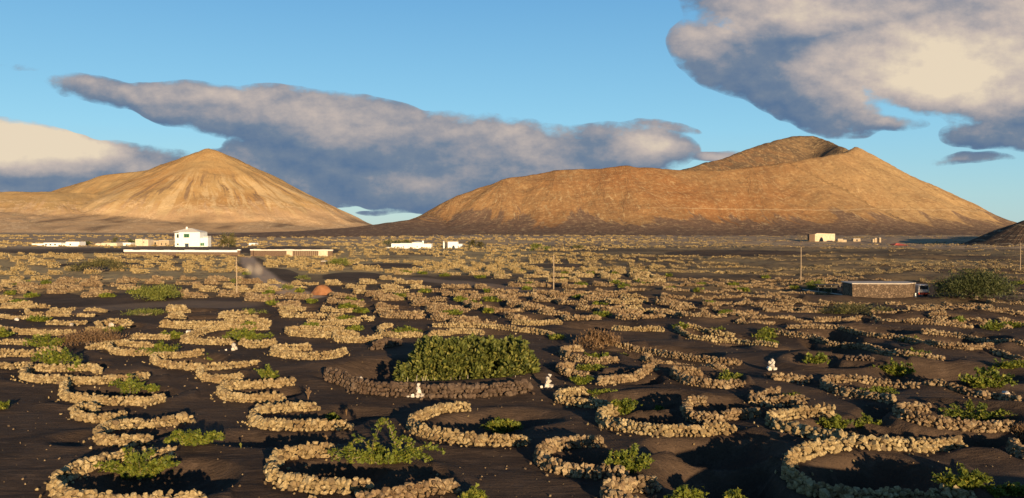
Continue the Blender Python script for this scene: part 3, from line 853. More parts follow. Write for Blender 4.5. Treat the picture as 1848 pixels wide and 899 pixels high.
def arc_line(cx, cy, r_, kind):
    """C-shaped wall open to the right/back, as the rows show it"""
    a0 = kind['a0']; a1 = kind['a1']
    t_ = np.linspace(a0, a1, 26)
    rx = kind['rx']; ry = kind['ry']
    x = rx * np.cos(t_); y = ry * np.sin(t_)
    # stretch the front arm to the right
    arm = np.clip((t_ - math.pi * 1.35) / 0.9, 0, 1)
    x = x + arm * kind['arm']; y = y - arm * kind['army']
    c, s = math.cos(kind['rot']), math.sin(kind['rot'])
    return np.stack([cx + c * x - s * y, cy + s * x + c * y], 1)


mid = []
for i, (cx, cy, rw) in enumerate(cands):
    kd = dict(a0=math.pi * rng.uniform(.45, .95), a1=math.pi * rng.uniform(1.5, 1.85), rx=rng.uniform(2.0, 2.8), ry=rng.uniform(1.6, 2.5),
              arm=rng.uniform(0, 1.8), army=rng.uniform(-.3, .3), rot=rng.normal(-.05, .22))
    fin = 1 - .22 * float(smooth(cy, 85, 125))
    for q_ in ('rx', 'ry', 'arm'): kd[q_] *= fin
    if cx / cy > rng.uniform(.12, .3):
        kd['ry'] *= .6; kd['arm'] += rng.uniform(.8, 2.4); kd['rx'] *= 1.1; kd['rot'] -= .12
    ln_ = arc_line(cx, cy, rng, kd)
    mid.append((ln_, cx, cy))
    PITS.append((cx + .5, cy + .1, kd['rx'] * 1.0, kd['ry'] * 1.0, rng.uniform(.55, .85) * fin))

# ------------------------------------------------------------------ ground mesh (polar sheet out to the horizon)
az_f = np.arange(-47, 47.001, 0.165)
az_c = np.concatenate([np.arange(-180, -47, 5.0), az_f, np.arange(50, 180, 5.0)])
AZ = np.radians(az_c)
rr = [3.0, 6.0, 10.0, 14.0]
while rr[-1] < 18: rr.append(rr[-1] * 1.06)
while rr[-1] < 330: rr.append(rr[-1] * 1.0053)
while rr[-1] < 620: rr.append(rr[-1] * 1.012)
while rr[-1] < 16000: rr.append(rr[-1] * 1.06)
RR = np.array(rr)
GX = RR[:, None] * np.sin(AZ)[None]; GY = RR[:, None] * np.cos(AZ)[None]
GZ = g0(GX, GY)
PD = np.zeros_like(GZ)
for (cx, cy, rx, ry, dp) in PITS:
    dd = math.hypot(cx, cy); m_ = 1.7 * max(rx, ry)
    i0, i1 = np.searchsorted(RR, [dd - m_, dd + m_])
    a = math.atan2(cx, cy); da = m_ / max(dd, 1)
    j0, j1 = np.searchsorted(AZ, [a - da, a + da])
    if i1 <= i0 or j1 <= j0: continue
    X = GX[i0:i1, j0:j1]; Y = GY[i0:i1, j0:j1]
    q = np.sqrt(((X - cx) / rx) ** 2 + ((Y - cy) / ry) ** 2)
    dip = -(1.5 + .8 * float(smooth(cx / max(cy, 1), .05, .3))) * dp * np.where(q < 1, np.clip(1 - q * q, 0, 1) ** 1.15, 0)
    lip = (.16 + .3 * float(smooth(cx / max(cy, 1), .05, .3))) * dp * np.exp(-((q - 1.22) / .2) ** 2)
    cur = PD[i0:i1, j0:j1]
    PD[i0:i1, j0:j1] = np.minimum(cur, dip) + lip * (cur > -0.05) * (dip == 0)
# the ash is banked up under every traced wall, so a neighbouring pit does not undercut it
KEEP = np.zeros_like(GZ)
_lines = [t_[0] for t_ in traced] + [resample(smooth_line(np.array([on_ground(a, b)[:2] for a, b in fig_wall_pts])), .3)[0]]
for ln_ in _lines:
    for (cx, cy) in ln_[::2]:
        dd = math.hypot(cx, cy); i0, i1 = np.searchsorted(RR, [dd - 1.6, dd + 1.6]); a = math.atan2(cx, cy)
        j0, j1 = np.searchsorted(AZ, [a - 1.6 / dd, a + 1.6 / dd])
        q = np.hypot(GX[i0:i1, j0:j1] - cx, GY[i0:i1, j0:j1] - cy)
        KEEP[i0:i1, j0:j1] = np.maximum(KEEP[i0:i1, j0:j1], 1 - smooth(q, .35, 1.25))
PD = PD * (1 - .92 * KEEP)
GZ = GZ + PD + 0.05 * fbm(GX / 1.7, GY / 0.9, 3, 41) * (1 - smooth(RR, 70, 150))[:, None]


def gh(x, y):
    x = np.asarray(x, float); y = np.asarray(y, float)
    r = np.hypot(x, y); a = np.arctan2(x, y)
    i = np.clip(np.searchsorted(RR, r) - 1, 0, len(RR) - 2); j = np.clip(np.searchsorted(AZ, a) - 1, 0, len(AZ) - 2)
    fr_ = np.clip((r - RR[i]) / (RR[i + 1] - RR[i]), 0, 1); fa = np.clip((a - AZ[j]) / (AZ[j + 1] - AZ[j]), 0, 1)
    return (GZ[i, j] * (1 - fa) + GZ[i, j + 1] * fa) * (1 - fr_) + (GZ[i + 1, j] * (1 - fa) + GZ[i + 1, j + 1] * fa) * fr_


nr, na = GX.shape
V = np.stack([GX, GY, GZ], -1).reshape(-1, 3)
V = np.concatenate([V, [[0, 0, 0.0]]])
ii, jj = np.meshgrid(np.arange(nr - 1), np.arange(na), indexing='ij')
j2 = (jj + 1) % na
F4 = np.stack([ii * na + jj, ii * na + j2, (ii + 1) * na + j2, (ii + 1) * na + jj], -1).reshape(-1, 4)[:, ::-1]
cidx = len(V) - 1
Fc = np.stack([np.full(na, cidx), np.full(na, cidx), (np.arange(na) + 1) % na, np.arange(na)], -1)
# attributes
pxg, pyg = to_px(GX, np.maximum(GY, 1), GZ)
track = np.zeros_like(GZ)
def line_mask(pts, wid):
    P_ = np.array([on_ground(a, b)[:2] for a, b in pts]); best = np.full(GZ.shape, 1e9)
    for a, b in zip(P_[:-1], P_[1:]):
        ab = b - a; t_ = np.clip(((GX - a[0]) * ab[0] + (GY - a[1]) * ab[1]) / (ab @ ab), 0, 1)
        best = np.minimum(best, np.hypot(GX - a[0] - t_ * ab[0], GY - a[1] - t_ * ab[1]))
    return 1 - smooth(best, wid * .5, wid)
track = np.maximum(track, line_mask([(445, 463), (455, 480), (478, 503), (520, 524), (560, 536)], 3.0))
track = np.maximum(track, 0.35 * line_mask([(745, 503), (830, 510), (900, 520), (950, 523)], 4.0))
track = np.maximum(track, 0.25 * line_mask([(150, 560), (300, 548), (420, 552)], 5.0))
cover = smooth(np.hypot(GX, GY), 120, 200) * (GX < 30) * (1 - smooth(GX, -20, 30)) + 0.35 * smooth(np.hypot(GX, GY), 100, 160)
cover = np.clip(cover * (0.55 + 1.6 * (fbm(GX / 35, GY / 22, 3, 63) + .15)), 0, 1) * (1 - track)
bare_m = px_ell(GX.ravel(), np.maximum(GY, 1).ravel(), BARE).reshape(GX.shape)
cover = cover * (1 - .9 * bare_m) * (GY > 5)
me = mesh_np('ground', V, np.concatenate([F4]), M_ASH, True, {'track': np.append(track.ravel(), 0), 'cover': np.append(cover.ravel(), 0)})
ground = link('ground', me); tag(ground, kind='structure')
bmc = MB()
# centre cap under the camera
capv = [(float(GX[0, j]), float(GY[0, j]), float(GZ[0, j])) for j in range(na)]
bmc.add(capv, [tuple(range(na))[::-1]])
cap = bmc.build('ground_centre', M_ASH); tag(cap, kind='structure')


# ------------------------------------------------------------------ hills
def make_hill(name, ridges, slope, x0, x1, y0, y1, step, m, tail, rough, seed, inner=None, label=None):
    xs = np.arange(x0, x1, step); ys = np.arange(y0, y1, step)
    X, Y = np.meshgrid(xs, ys)
    wx = X + 14 * fbm(X / 90, Y / 90, 3, seed); wy = Y + 14 * fbm(X / 90 + 50, Y / 90, 3, seed + 3)
    best = np.full(X.shape, -1e9); AL = np.zeros(X.shape); DN = np.zeros(X.shape); KK = np.zeros(X.shape)
    for ri, (pts, sl) in enumerate(ridges):
        P_ = np.array([at_dist(a, b, Y_) for a, b, Y_ in pts]); run = 0.0
        for a, b in zip(P_[:-1], P_[1:]):
            ab = (b - a)[:2]; L2 = max(ab @ ab, 1e-6)
            t_ = np.clip(((wx - a[0]) * ab[0] + (wy - a[1]) * ab[1]) / L2, 0, 1)
            dd = np.hypot(wx - a[0] - t_ * ab[0], wy - a[1] - t_ * ab[1])
            zr = a[2] + t_ * (b[2] - a[2])
            dr = np.hypot(dd, 2.5) - 2.5                     # slightly rounded crest
            hz = zr - sl * dr
            # concave foot: below `tail` metres the slope eases
            hz = np.where((hz < tail) & (sl > .2), tail * np.exp(-(tail - hz) / tail), hz)
            # angle adds to the running coordinate so streaks fan out at the ends
            ang = np.arctan2(wy - a[1] - t_ * ab[1], wx - a[0] - t_ * ab[0])
            up = hz > best
            AL = np.where(up, run + t_ * math.sqrt(L2) + ang * 90 + ri * 3000, AL); DN = np.where(up, dr, DN); KK = np.where(up, ri, KK)
            best = np.maximum(best, hz); run += math.sqrt(L2)
        h = best
    gul = fbm(AL / 16.0, DN / 120.0, 3, seed + 9) + .5 * fbm(AL / 6.0, DN / 70.0, 2, seed + 19)
    h = h + rough * gul * smooth(DN, 12, 60) * smooth(h, 6, 50) + 1.5 * fbm(X / 14, Y / 14, 3, seed + 5) * smooth(h, 3, 30)
    h = h - 1.2
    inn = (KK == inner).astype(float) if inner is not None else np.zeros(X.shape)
    base = g0(X, Y)
    Z = base + h
    Vv = np.stack([X, Y, Z], -1).reshape(-1, 3)
    ny, nx = X.shape
    a, b = np.meshgrid(np.arange(ny - 1), np.arange(nx - 1), indexing='ij')
    Ff = np.stack([a * nx + b, a * nx + b + 1, (a + 1) * nx + b + 1, (a + 1) * nx + b], -1).reshape(-1, 4)
    hf = h.reshape(-1)
    Ff = Ff[(hf[Ff] > -1.0).any(1)]
    me_ = mesh_np(name, Vv, Ff, m, True, {'along': AL.ravel(), 'down': DN.ravel(), 'height': hf, 'inner': inn.ravel()})
    o = link(name, me_); tag(o, label, kind='structure')
    return o


M_HL = hill_mat('sunlit_cinder_cone', (.43, .245, .097), (.48, .315, .14), (.55, .36, .20), 'left')
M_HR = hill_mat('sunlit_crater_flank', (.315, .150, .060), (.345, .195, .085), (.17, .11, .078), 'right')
make_hill('volcano_hill', [
    ([(90, 348, 1900), (185, 317, 1850), (268, 307, 1830), (330, 287, 1800), (378, 268, 1780), (386, 270, 1780)], .49),
    ([(-500, 352, 1560), (0, 347, 1560), (100, 347, 1590), (190, 352, 1640)], .30),
    ([(-700, 366, 1560), (0, 368, 1560), (250, 381, 1560), (480, 401, 1500)], .135)],
    .49, -1900, 150, 700, 2400, 6.0, M_HL, 24.0, 4.5, 200)
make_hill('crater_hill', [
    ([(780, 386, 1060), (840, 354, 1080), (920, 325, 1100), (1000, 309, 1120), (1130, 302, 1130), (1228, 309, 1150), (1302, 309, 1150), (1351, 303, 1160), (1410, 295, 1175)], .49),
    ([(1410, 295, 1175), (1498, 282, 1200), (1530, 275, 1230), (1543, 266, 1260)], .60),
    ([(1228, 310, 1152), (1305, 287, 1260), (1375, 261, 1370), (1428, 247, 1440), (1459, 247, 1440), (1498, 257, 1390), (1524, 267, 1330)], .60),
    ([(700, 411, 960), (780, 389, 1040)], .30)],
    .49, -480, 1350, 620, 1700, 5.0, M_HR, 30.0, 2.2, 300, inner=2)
M_H3 = hill_mat('shaded_terraced_slope', (.07, .05, .04), (.10, .07, .05), (.06, .045, .035), 'terrace')  # the slope's shade is put into these dark base colours
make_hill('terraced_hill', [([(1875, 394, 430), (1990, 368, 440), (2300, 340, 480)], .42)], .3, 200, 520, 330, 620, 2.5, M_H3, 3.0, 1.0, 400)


# ------------------------------------------------------------------ walls
def wall_layout(line, h, r_, step=.28, size=.165, lanes=(-.17, .17), top=True):
    line, L = resample(line, step)
    n = len(line)
    tg = np.gradient(line, axis=0); tg /= np.linalg.norm(tg, axis=1)[:, None] + 1e-9
    nm = np.stack([-tg[:, 1], tg[:, 0]], 1)
    nc = max(2, int(round(h / (size * 1.45))))
    ch = h / nc
    Pn = []; Sn = []
    hv = 1 + 0.35 * fbm(line[:, 0] / 1.3, line[:, 1] / 1.3, 2, 55)
    ends = np.minimum(np.arange(n), np.arange(n)[::-1]) * step
    for c in range(nc):
        for li, ln_ in enumerate(lanes):
            w = ln_ * (1.12 - .22 * c)
            ok = (c * ch < h * hv * (0.62 + np.clip(ends, 0, .5) * .8))
            idx = np.where(ok)[0]
            if len(idx) == 0: continue
            q = line[idx] + tg[idx] * ((c % 2) * .5 * step + r_.uniform(-.07, .07, (len(idx), 1))) + nm[idx] * (w + r_.uniform(-.05, .05, (len(idx), 1)))
            z = gh(q[:, 0], q[:, 1]) + (c + .42) * ch * r_.uniform(.92, 1.08, len(idx))
            Pn.append(np.column_stack([q, z]))
            s = size * np.exp(np.clip(r_.normal(-.03, .27, (len(idx), 1)), -.5, .55)) * r_.uniform(.74, 1.24, (len(idx), 3)) * np.array([1.08, 1.0, .86])
            Sn.append(s)
    if top:
        idx = np.where(r_.uniform(0, 1, n) < .75)[0]
        q = line[idx] + r_.uniform(-.1, .1, (len(idx), 2))
        z = gh(q[:, 0], q[:, 1]) + h * hv[idx] * np.clip(.75 + ends[idx] * .5, 0, 1) * r_.uniform(.9, 1.05, len(idx))
        Pn.append(np.column_stack([q, z])); Sn.append(size * r_.uniform(.65, 1.15, (len(idx), 3)))
    # spilled stones at the foot
    k = max(1, int(L * 1.7))
    idx = r_.integers(0, n, k)
    q = line[idx] + nm[idx] * r_.choice([-1, 1], (k, 1)) * r_.uniform(.35, .8, (k, 1))
    s = size * r_.uniform(.3, .75, (k, 3))
    Pn.append(np.column_stack([q, gh(q[:, 0], q[:, 1]) + s[:, 2] * .5])); Sn.append(s)
    return np.concatenate(Pn), np.concatenate(Sn)


GROUP_W = 'low dry stone crescent walls of the vineyard'


def joined_wall(Vv, Ff, m, base, label):
    root = tag(empty('stone_wall', base), label, 'stone wall', GROUP_W)
    tag(link('stones', mesh_np('stones', Vv, Ff, m), root), kind='stuff')
    return root


NEAR_Y = 728
n_single = 0
for (line, length, h, kind, label, yb) in traced:
    cx, cy = line.mean(0)
    base = (float(cx), float(cy), float(gh(cx, cy)))
    indiv = yb > NEAR_Y and n_single < 4300
    if indiv:
        step = .205; size = .118; h *= .74
        Pn, Sn = wall_layout(line, h, rng, step, size, (-.11, .11))
        # the stones that show largest stay single, the rest become one mass
        sc_ = Sn.mean(1) / np.hypot(Pn[:, 0], Pn[:, 1]) * (1 + .3 * (Pn[:, 2] > base[2] + .2))
        odr = np.argsort(-sc_); cut = 260
        restP, restS = Pn[odr[cut:]], Sn[odr[cut:]]
        Pn, Sn = Pn[odr[:cut]], Sn[odr[:cut]]
        root = tag(empty('stone_wall', base), label, 'stone wall', GROUP_W)
        mm = {'t': M_TAN_I, 'b': M_BRN_I, 'd': M_BAS_I}[kind]
        var = stone_variants(mm, kind)
        RM = rotmats(len(Pn), rng, .45)
        for i in range(len(Pn)):
            o = bpy.data.objects.new('stone', var[int(rng.integers(0, 12))])
            COL.objects.link(o)
            o.parent = root
            o.matrix_local = Matrix.Translation(Vector(Pn[i]) - Vector(base)) @ Matrix(RM[i].tolist()).to_4x4() @ Matrix.Diagonal((*map(float, Sn[i]), 1))
        n_single += len(Pn)
        if len(restP):
            Vv, Ff = stones_mesh(restP - np.array(base), restS, rng)
            tag(link('stones', mesh_np('stones', Vv, Ff, {'t': M_TAN, 'b': M_BRN, 'd': M_BAS}[kind]), root), kind='stuff')
    else:
        size = .125; h *= .76
        Pn, Sn = wall_layout(line, h, rng, .22, size, (-.11, .11))
        Vv, Ff = stones_mesh(Pn - np.array(base), Sn, rng)
        mm = {'t': M_TAN, 'b': M_BRN, 'd': M_BAS}[kind]
        joined_wall(Vv, Ff, mm, base, label)

# ring wall of the fig pit (two lengths)
for pts, h, lab in ((fig_wall_pts, .75, 'long dark basalt ring wall along the front of the fig pit'), (fig_back_pts, .7, 'short dark basalt wall at the back left of the fig pit')):
    wp = smooth_line(np.array([on_ground(a, b)[:2] for a, b in pts]))
    line, length = resample(wp, .26)
    Pn, Sn = wall_layout(line, h, rng, .26, .165, (-.2, .16))
    cx, cy = line.mean(0); base = np.array((cx, cy, float(gh(cx, cy))))
    Vv, Ff = stones_mesh(Pn - base, Sn, rng)
    joined_wall(Vv, Ff, M_BAS, base, lab)

# middle distance: the nearest as things, the rest as one mass
N_THING = 300 - len(WALLS) - 2
LAND = [('the left wooden pole', 427, 533), ('the centre wooden pole', 1000, 522), ('the brown stone shed', 1600, 535), ('the large green tree', 1765, 538), ('the bright green shrub', 285, 540),
        ('the orange cinder mound', 582, 530), ('the fig shrub', 850, 600), ('the smooth ash dune', 1150, 600), ('the bare dark slope', 240, 560), ('the olive-brown scrub', 1545, 560), ('the right-hand wooden pole', 1446, 510),
        ('the wide dark track', 830, 510), ('the grey-green bush', 175, 490)]
far_P = []; far_S = []; far_R = []; far_T = []; WALL_ITEMS = []; VINE_ITEMS = []
for i, (ln_, cx, cy) in enumerate(mid):
    if i < N_THING:
        right = float(smooth(cx / cy, .10, .30))
        h = rng.uniform(.55, .74) * (1 - .4 * right) * (.82 + .18 * float(smooth(cy, 110, 160)))
        Pn, Sn = wall_layout(ln_, h, rng, .275, .155 - .02 * right, (-.14 + .05 * right, .14 - .05 * right), top=True)
        base = np.array((cx, cy, float(gh(cx, cy))))
        Vv, Ff = stones_mesh(Pn - base, Sn, rng)
        px, py = to_px(cx, cy, base[2])
        lm = min(LAND, key=lambda a: (a[1] - px) ** 2 + ((a[2] - py) * 3) ** 2)
        dx, dy = px - lm[1], (py - lm[2]) * 3
        rel = ('left of ' if dx < 0 else 'right of ') if abs(dx) > abs(dy) else ('beyond ' if dy < 0 else 'in front of ')
        o = joined_wall(Vv, Ff, M_BRN if right > .5 or vnoise(np.array([cx / 25]), np.array([cy / 18]), 3)[0] > .12 else M_TAN, base, 'small tan stone crescent')
        WALL_ITEMS.append((o, lm[0], rel, math.hypot(dx, dy)))
    else:
        dd = math.hypot(cx, cy)
        st = .27 if dd < 200 else .34 if dd < 300 else .5 if dd < 460 else .8
        sz = .165 if dd < 200 else .20 if dd < 300 else .28 if dd < 460 else .42
        right = float(smooth(cx / cy, .10, .30))
        Pn, Sn = wall_layout(ln_, rng.uniform(.68, .85) * (1 - .4 * right), rng, st, sz * (1 - .25 * right), (0.0,), top=dd < 200)
        (far_P if cx / cy < .2 + rng.normal(0, .12) else far_R).append(Pn); (far_S if far_P and far_P[-1] is Pn else far_T).append(Sn)
FP = np.concatenate(far_P); FS = np.concatenate(far_S)
Vv, Ff = stones_mesh(FP, FS, rng, low=True, jit=.2)
M_FAR = stone_mat('distant_lichen_stone', [(.25, .18, .08), (.35, .255, .115), (.44, .325, .155), (.53, .41, .21)], True)
o = link('distant_stone_walls', mesh_np('distant_stone_walls', Vv, Ff, M_FAR)); tag(o, 'dense rows of tiny tan stone crescents filling the far plain on the left', 'stone walls', kind='stuff')
M_FAR2 = stone_mat('distant_brown_stone', [(.16, .115, .06), (.25, .185, .095), (.34, .255, .135), (.45, .345, .19)], True)
Vv, Ff = stones_mesh(np.concatenate(far_R), np.concatenate(far_T), rng, low=True, jit=.2)
o = link('distant_stone_walls', mesh_np('distant_stone_walls', Vv, Ff, M_FAR2)); tag(o, 'thin brown rows of stone walls on the far plain at right', 'stone walls', kind='stuff')
print('walls', len(mid), 'single stones', n_single, 'far stones', len(FP))

# loose pebbles on the ash
n = 2200
Yp = rng.uniform(20, 95, n) ** 1.0; Xp = rng.uniform(-.7, .7, n) * Yp
s = np.abs(rng.normal(.015, .02, (n, 1))) + .012
Vv, Ff = stones_mesh(np.column_stack([Xp, Yp, gh(Xp, Yp) + s[:, 0] * .3]), s * rng.uniform(.7, 1.3, (n, 3)), rng, low=True)
o = link('loose_stones', mesh_np('loose_stones', Vv, Ff, M_BRN)); tag(o, 'small loose stones scattered over the dark ash', 'pebbles', kind='stuff')


# ------------------------------------------------------------------ plants
def leaves_mesh(Pn, size, r_, long=1.0, up=0.35, shape='vine'):
    """every leaf a folded, pointed blade or lobed leaf of its own"""
    n = len(Pn)
    if shape == 'vine':
        L0 = np.array([(0, -.1, 0), (.5, -.15, .12), (.62, .35, .16), (.2, .55, .04), (0, 1.0, -.12), (-.2, .55, .04), (-.62, .35, .16), (-.5, -.15, .12)]) * [1, 1, 1]
        F0 = np.array([(0, 1, 2), (0, 2, 3), (0, 3, 4), (0, 4, 5), (0, 5, 6), (0, 6, 7)])
    else:
        L0 = np.array([(0, 0, 0), (.28, .45, .1), (0, 1.0, -.1), (-.28, .45, .1)])
        F0 = np.array([(0, 1, 2), (0, 2, 3)])
    L0 = L0 * np.array([1, long, 1])
    a = r_.uniform(0, 2 * math.pi, n); el_ = r_.normal(up, .55, n); ro = r_.normal(0, .7, n)
    fwd = np.stack([np.cos(a) * np.cos(el_), np.sin(a) * np.cos(el_), np.sin(el_)], -1)
    side = np.stack([-np.sin(a), np.cos(a), np.zeros(n)], -1)
    nrm = np.cross(side, fwd)
    s2 = side * np.cos(ro)[:, None] + nrm * np.sin(ro)[:, None]; n2 = np.cross(s2, fwd)
    B = np.stack([s2, fwd, n2], 1)
    sz = size * r_.uniform(.65, 1.35, n)
    Vv_ = np.einsum('kc,ncd->nkd', L0, B) * sz[:, None, None] + Pn[:, None, :]
    Ff_ = F0[None] + (np.arange(n) * len(L0))[:, None, None]
    return Vv_.reshape(-1, 3), Ff_.reshape(-1, 3)


def cane(p0, p1, lift, r_, n=9):   # lift bows the shoot upwards
    t_ = np.linspace(0, 1, n)[:, None]
    p = p0 * (1 - t_) + p1 * t_
    p[:, 2] += lift * 4 * (t_[:, 0] * (1 - t_[:, 0]))
    p += np.cumsum(r_.normal(0, .025, (n, 3)), 0) * np.linalg.norm(p1 - p0) * .5
    return p


ORD = ['nearest'] + [w + ' nearest' for w in 'second third fourth fifth sixth seventh eighth ninth tenth eleventh twelfth thirteenth fourteenth fifteenth sixteenth seventeenth eighteenth nineteenth twentieth'.split()]
ORD += ['twenty-' + w for w in 'first second third fourth fifth sixth seventh eighth ninth'.split()] + ['thirtieth'] + ['thirty-' + w for w in 'first second third fourth fifth sixth seventh eighth ninth'.split()]
ORD += ['fortieth'] + ['forty-' + w for w in 'first second third fourth fifth sixth seventh eighth ninth'.split()]
ORD = [w if 'nearest' in w else w + ' nearest' for w in ORD]


def number_off(items, text):
    """items: (object, landmark phrase, relation, pixel distance); tells look-alikes apart by how near they stand"""
    keyed = {}
    for o_, lm_, rel_, d_ in items: keyed.setdefault((lm_, rel_), []).append((d_, o_.name, o_))
    for (lm_, rel_), L_ in keyed.items():
        for i_, (_, _, o_) in enumerate(sorted(L_, key=lambda q: q[:2])):
            o_['label'] = (ORD[min(i_, len(ORD) - 1)] + ' ' + text + ', ' + rel_ + lm_).replace('  ', ' ')


number_off(WALL_ITEMS, 'small tan stone crescent')


GROUP_V = 'grape vines in the ash pits'
def vine(px, py, wpx, hpx, label, arch=False, m=None, dense=1.0, name='grape_vine', cat='vine'):
    b = on_ground(px, py, gh); D = math.hypot(b[0], b[1])
    w = wpx / F_PX * D * .5; h = hpx / F_PX * D
    h = max(.3, h * .85)
    root = tag(empty(name, b), label, cat, GROUP_V)
    canes = []
    nc = int(max(6, 9 + w * 5))
    for k in range(nc):
        t_ = (k + .5) / nc * 2 - 1
        x1 = w * (t_ + rng.normal(0, .08)); y1 = rng.normal(0, .38) * max(w * .55, .4)
        z1 = h * rng.uniform(.25, 1.0) * (1.0 - .45 * abs(t_)) * (.62 if arch else 1)
        canes.append(cane(np.array([t_ * w * .35, y1 * .2, .05]), np.array([x1, y1, z1]), h * .18, rng))
    if arch:
        for (x0, x1, ht) in ((-.30, .22, 1.9), (-.28, .24, 1.8), (.2, .62, .8), (-.75, -.35, .9), (.5, 1.2, .35), (-1.1, -.4, .3)):
            canes.append(cane(np.array([x0 * w, -.1, h * .35]), np.array([x1 * w, .0, h * .35]), h * ht * .6, rng, 14))
    mb = MB()
    mb.tube([(0, 0, -.1), (.05, .02, .15), (-.05, .05, .3)], [.07, .055, .04], 6)
    for c in canes:
        mb.tube([tuple(v) for v in c[::2]], .014, 3)
    mb.build('stem', M_WOOD, root)
    lsz = .105 if D < 55 else .16 if D < 90 else .26
    Ps = []
    nl_ = int(dense * (75 if D < 42 else 48 if D < 60 else 28 if D < 90 else 14))
    for c in canes:
        k = rng.integers(1, len(c), nl_)
        fr_ = rng.uniform(0, 1, (nl_, 1))
        k2 = np.maximum(k - 1, 0)
        Ps.append(c[k] * fr_ + c[k2] * (1 - fr_) + rng.normal(0, .075 if D < 55 else .11, (nl_, 3)) * [1, 1, .8])
    Pn = np.concatenate(Ps); Pn[:, 2] = np.maximum(Pn[:, 2], .04)
    # follow the ground
    Vv_, Ff_ = leaves_mesh(Pn, lsz * 1.15, rng)
    link('foliage', mesh_np('foliage', Vv_, Ff_, m or M_VINE), root)
    return root


VINES = [
 (252,862,135,62,'large olive-green vine filling the ring in the bottom left corner'), (352,803,100,44,'bright green two-lobed vine standing free at lower left'),
 (233,711,62,42,'leafy vine inside the crescent with rubble at its left tip'), (275,707,13,13,'single small vine sprig right of the leafy vine at left'),
 (140,683,55,34,'drooping vine on the long reddish crescent at the left'), (100,660,80,36,'spreading vine between two tan walls at the left'),
 (85,627,72,26,'vine in front of the rusty brush mound, near the left edge'), (5,608,24,16,'small vine cut by the left edge of the picture'),
 (370,660,56,20,'low vine inside the two-armed tan crescent at left'), (290,641,62,28,'vine at the open end of the small crescent right of the brush mound'),
 (484,684,44,28,'round little vine on the narrow hairpin wall'), (450,613,92,24,'row of upright vine shoots in the large tan loop'),
 (312,611,46,16,'bright low vine beyond the white marker stone, left side'),
 (696,836,175,62,'bright green vine with a tall arching cane in the bottom ring'), (907,781,72,36,'vine in the well-built crescent in the centre foreground'),
 (1137,851,86,60,'feathery upright vine right of the centre foreground'), (1085,728,52,38,'left one of two vines under the tan hook right of the white cairn'),
 (1128,748,48,44,'right one of two vines under the tan hook, climbing to the right'), (1190,756,26,30,'small lone vine sprig between the hook wall and the square wall'),
 (3,738,16,12,'dark vine tip at the left edge over a deep shadow'), (1507,776,60,34,'left vine of the pair on the longest lower right crescent'),
 (1562,780,52,36,'right vine of the pair on the longest lower right crescent'), (1755,757,116,34,'wide vine on the shaded arm near the right edge'),
 (1240,918,74,48,'vine rising from the bottom edge right of centre'), (1325,912,34,34,'small vine shoot rising from the bottom edge'),
 (1738,888,92,50,'bushy vine in the bottom right corner'), (1820,893,95,20,'long trailing vine at the bottom right edge'), (855,905,36,26,'vine tip poking up at the bottom edge near the centre'),
 (1614,678,72,28,'compact dark green vine on a dune at right'), (1475,655,46,20,'small green vine in a hollow right of the white marker cairn'),
 (1780,699,92,38,'largest vine near the right edge among stones'), (1650,645,42,14,'low vine on the long winding line of stones'), (1825,664,44,14,'vine behind stones at the right edge'),
 (1793,596,40,18,'round dark vine near the right edge farther back'), (1582,712,62,18,'wiry vine inside the pale-headed crescent'), (1318,690,50,28,'upright vine inside the brown crescent right of centre'),
 (1090,648,95,13,'flat vine right of the fig shrub under the dry bush'), (1066,668,60,11,'low vine strip on the knobbly hook'), (1050,694,42,22,'vine against the rising arm of reddish blocks'),
 (1295,604,36,16,'vine on the upper wall right of the dune'), (1345,615,26,13,'tiny vine on the lower wall right of the dune'), (1386,620,38,10,'flat vine at the end of the lower wall'),
 (733,602,52,14,'bright vine behind the upper left corner of the fig shrub'), (842,584,46,9,'thin vine strip beyond the fig shrub'), (1433,726,32,20,'small vine left of the lower right crescent'),
 (430,606,40,12,'green shoots on the far side of the large tan loop'), (560,590,26,8,'tiny vine next to the flat double wall'), (640,596,30,8,'flat vine right of the flat double wall'),
 (600,758,20,9,'little weedy vine inside the clean hairpin wall'), (200,600,30,11,'vine beside the heap crowned by a white stone'), (70,580,30,10,'vine strip beside the white round stone'),
 (1005,612,26,10,'small vine at the right corner of the fig shrub'), (1100,737,0,0,None)]
for v in VINES:
    if v[4] is None: continue
    vine(*v, arch=(v[0] == 696))
# vines of the middle distance
cand_v = [m_ for m_ in mid[:260]]
pick = rng.choice(len(cand_v), 85, replace=False)
for k in pick:
    ln_, cx, cy = cand_v[k]
    px, py = to_px(cx + .6, cy, float(gh(cx, cy)))
    if not (0 < px < 1848): continue
    lm = min(LAND, key=lambda a: (a[1] - px) ** 2 + ((a[2] - py) * 3) ** 2)
    dx, dy = px - lm[1], (py - lm[2]) * 3
    rel = ('left of ' if dx < 0 else 'right of ') if abs(dx) > abs(dy) else ('beyond ' if dy < 0 else 'in front of ')
    D = math.hypot(cx, cy)
    VINE_ITEMS.append((vine(px, py, rng.uniform(1.5, 3.0) / D * F_PX, .75 / D * F_PX, 'low green vine', dense=.9), lm[0], rel, math.hypot(dx, dy)))
number_off(VINE_ITEMS, 'low middle-row vine')


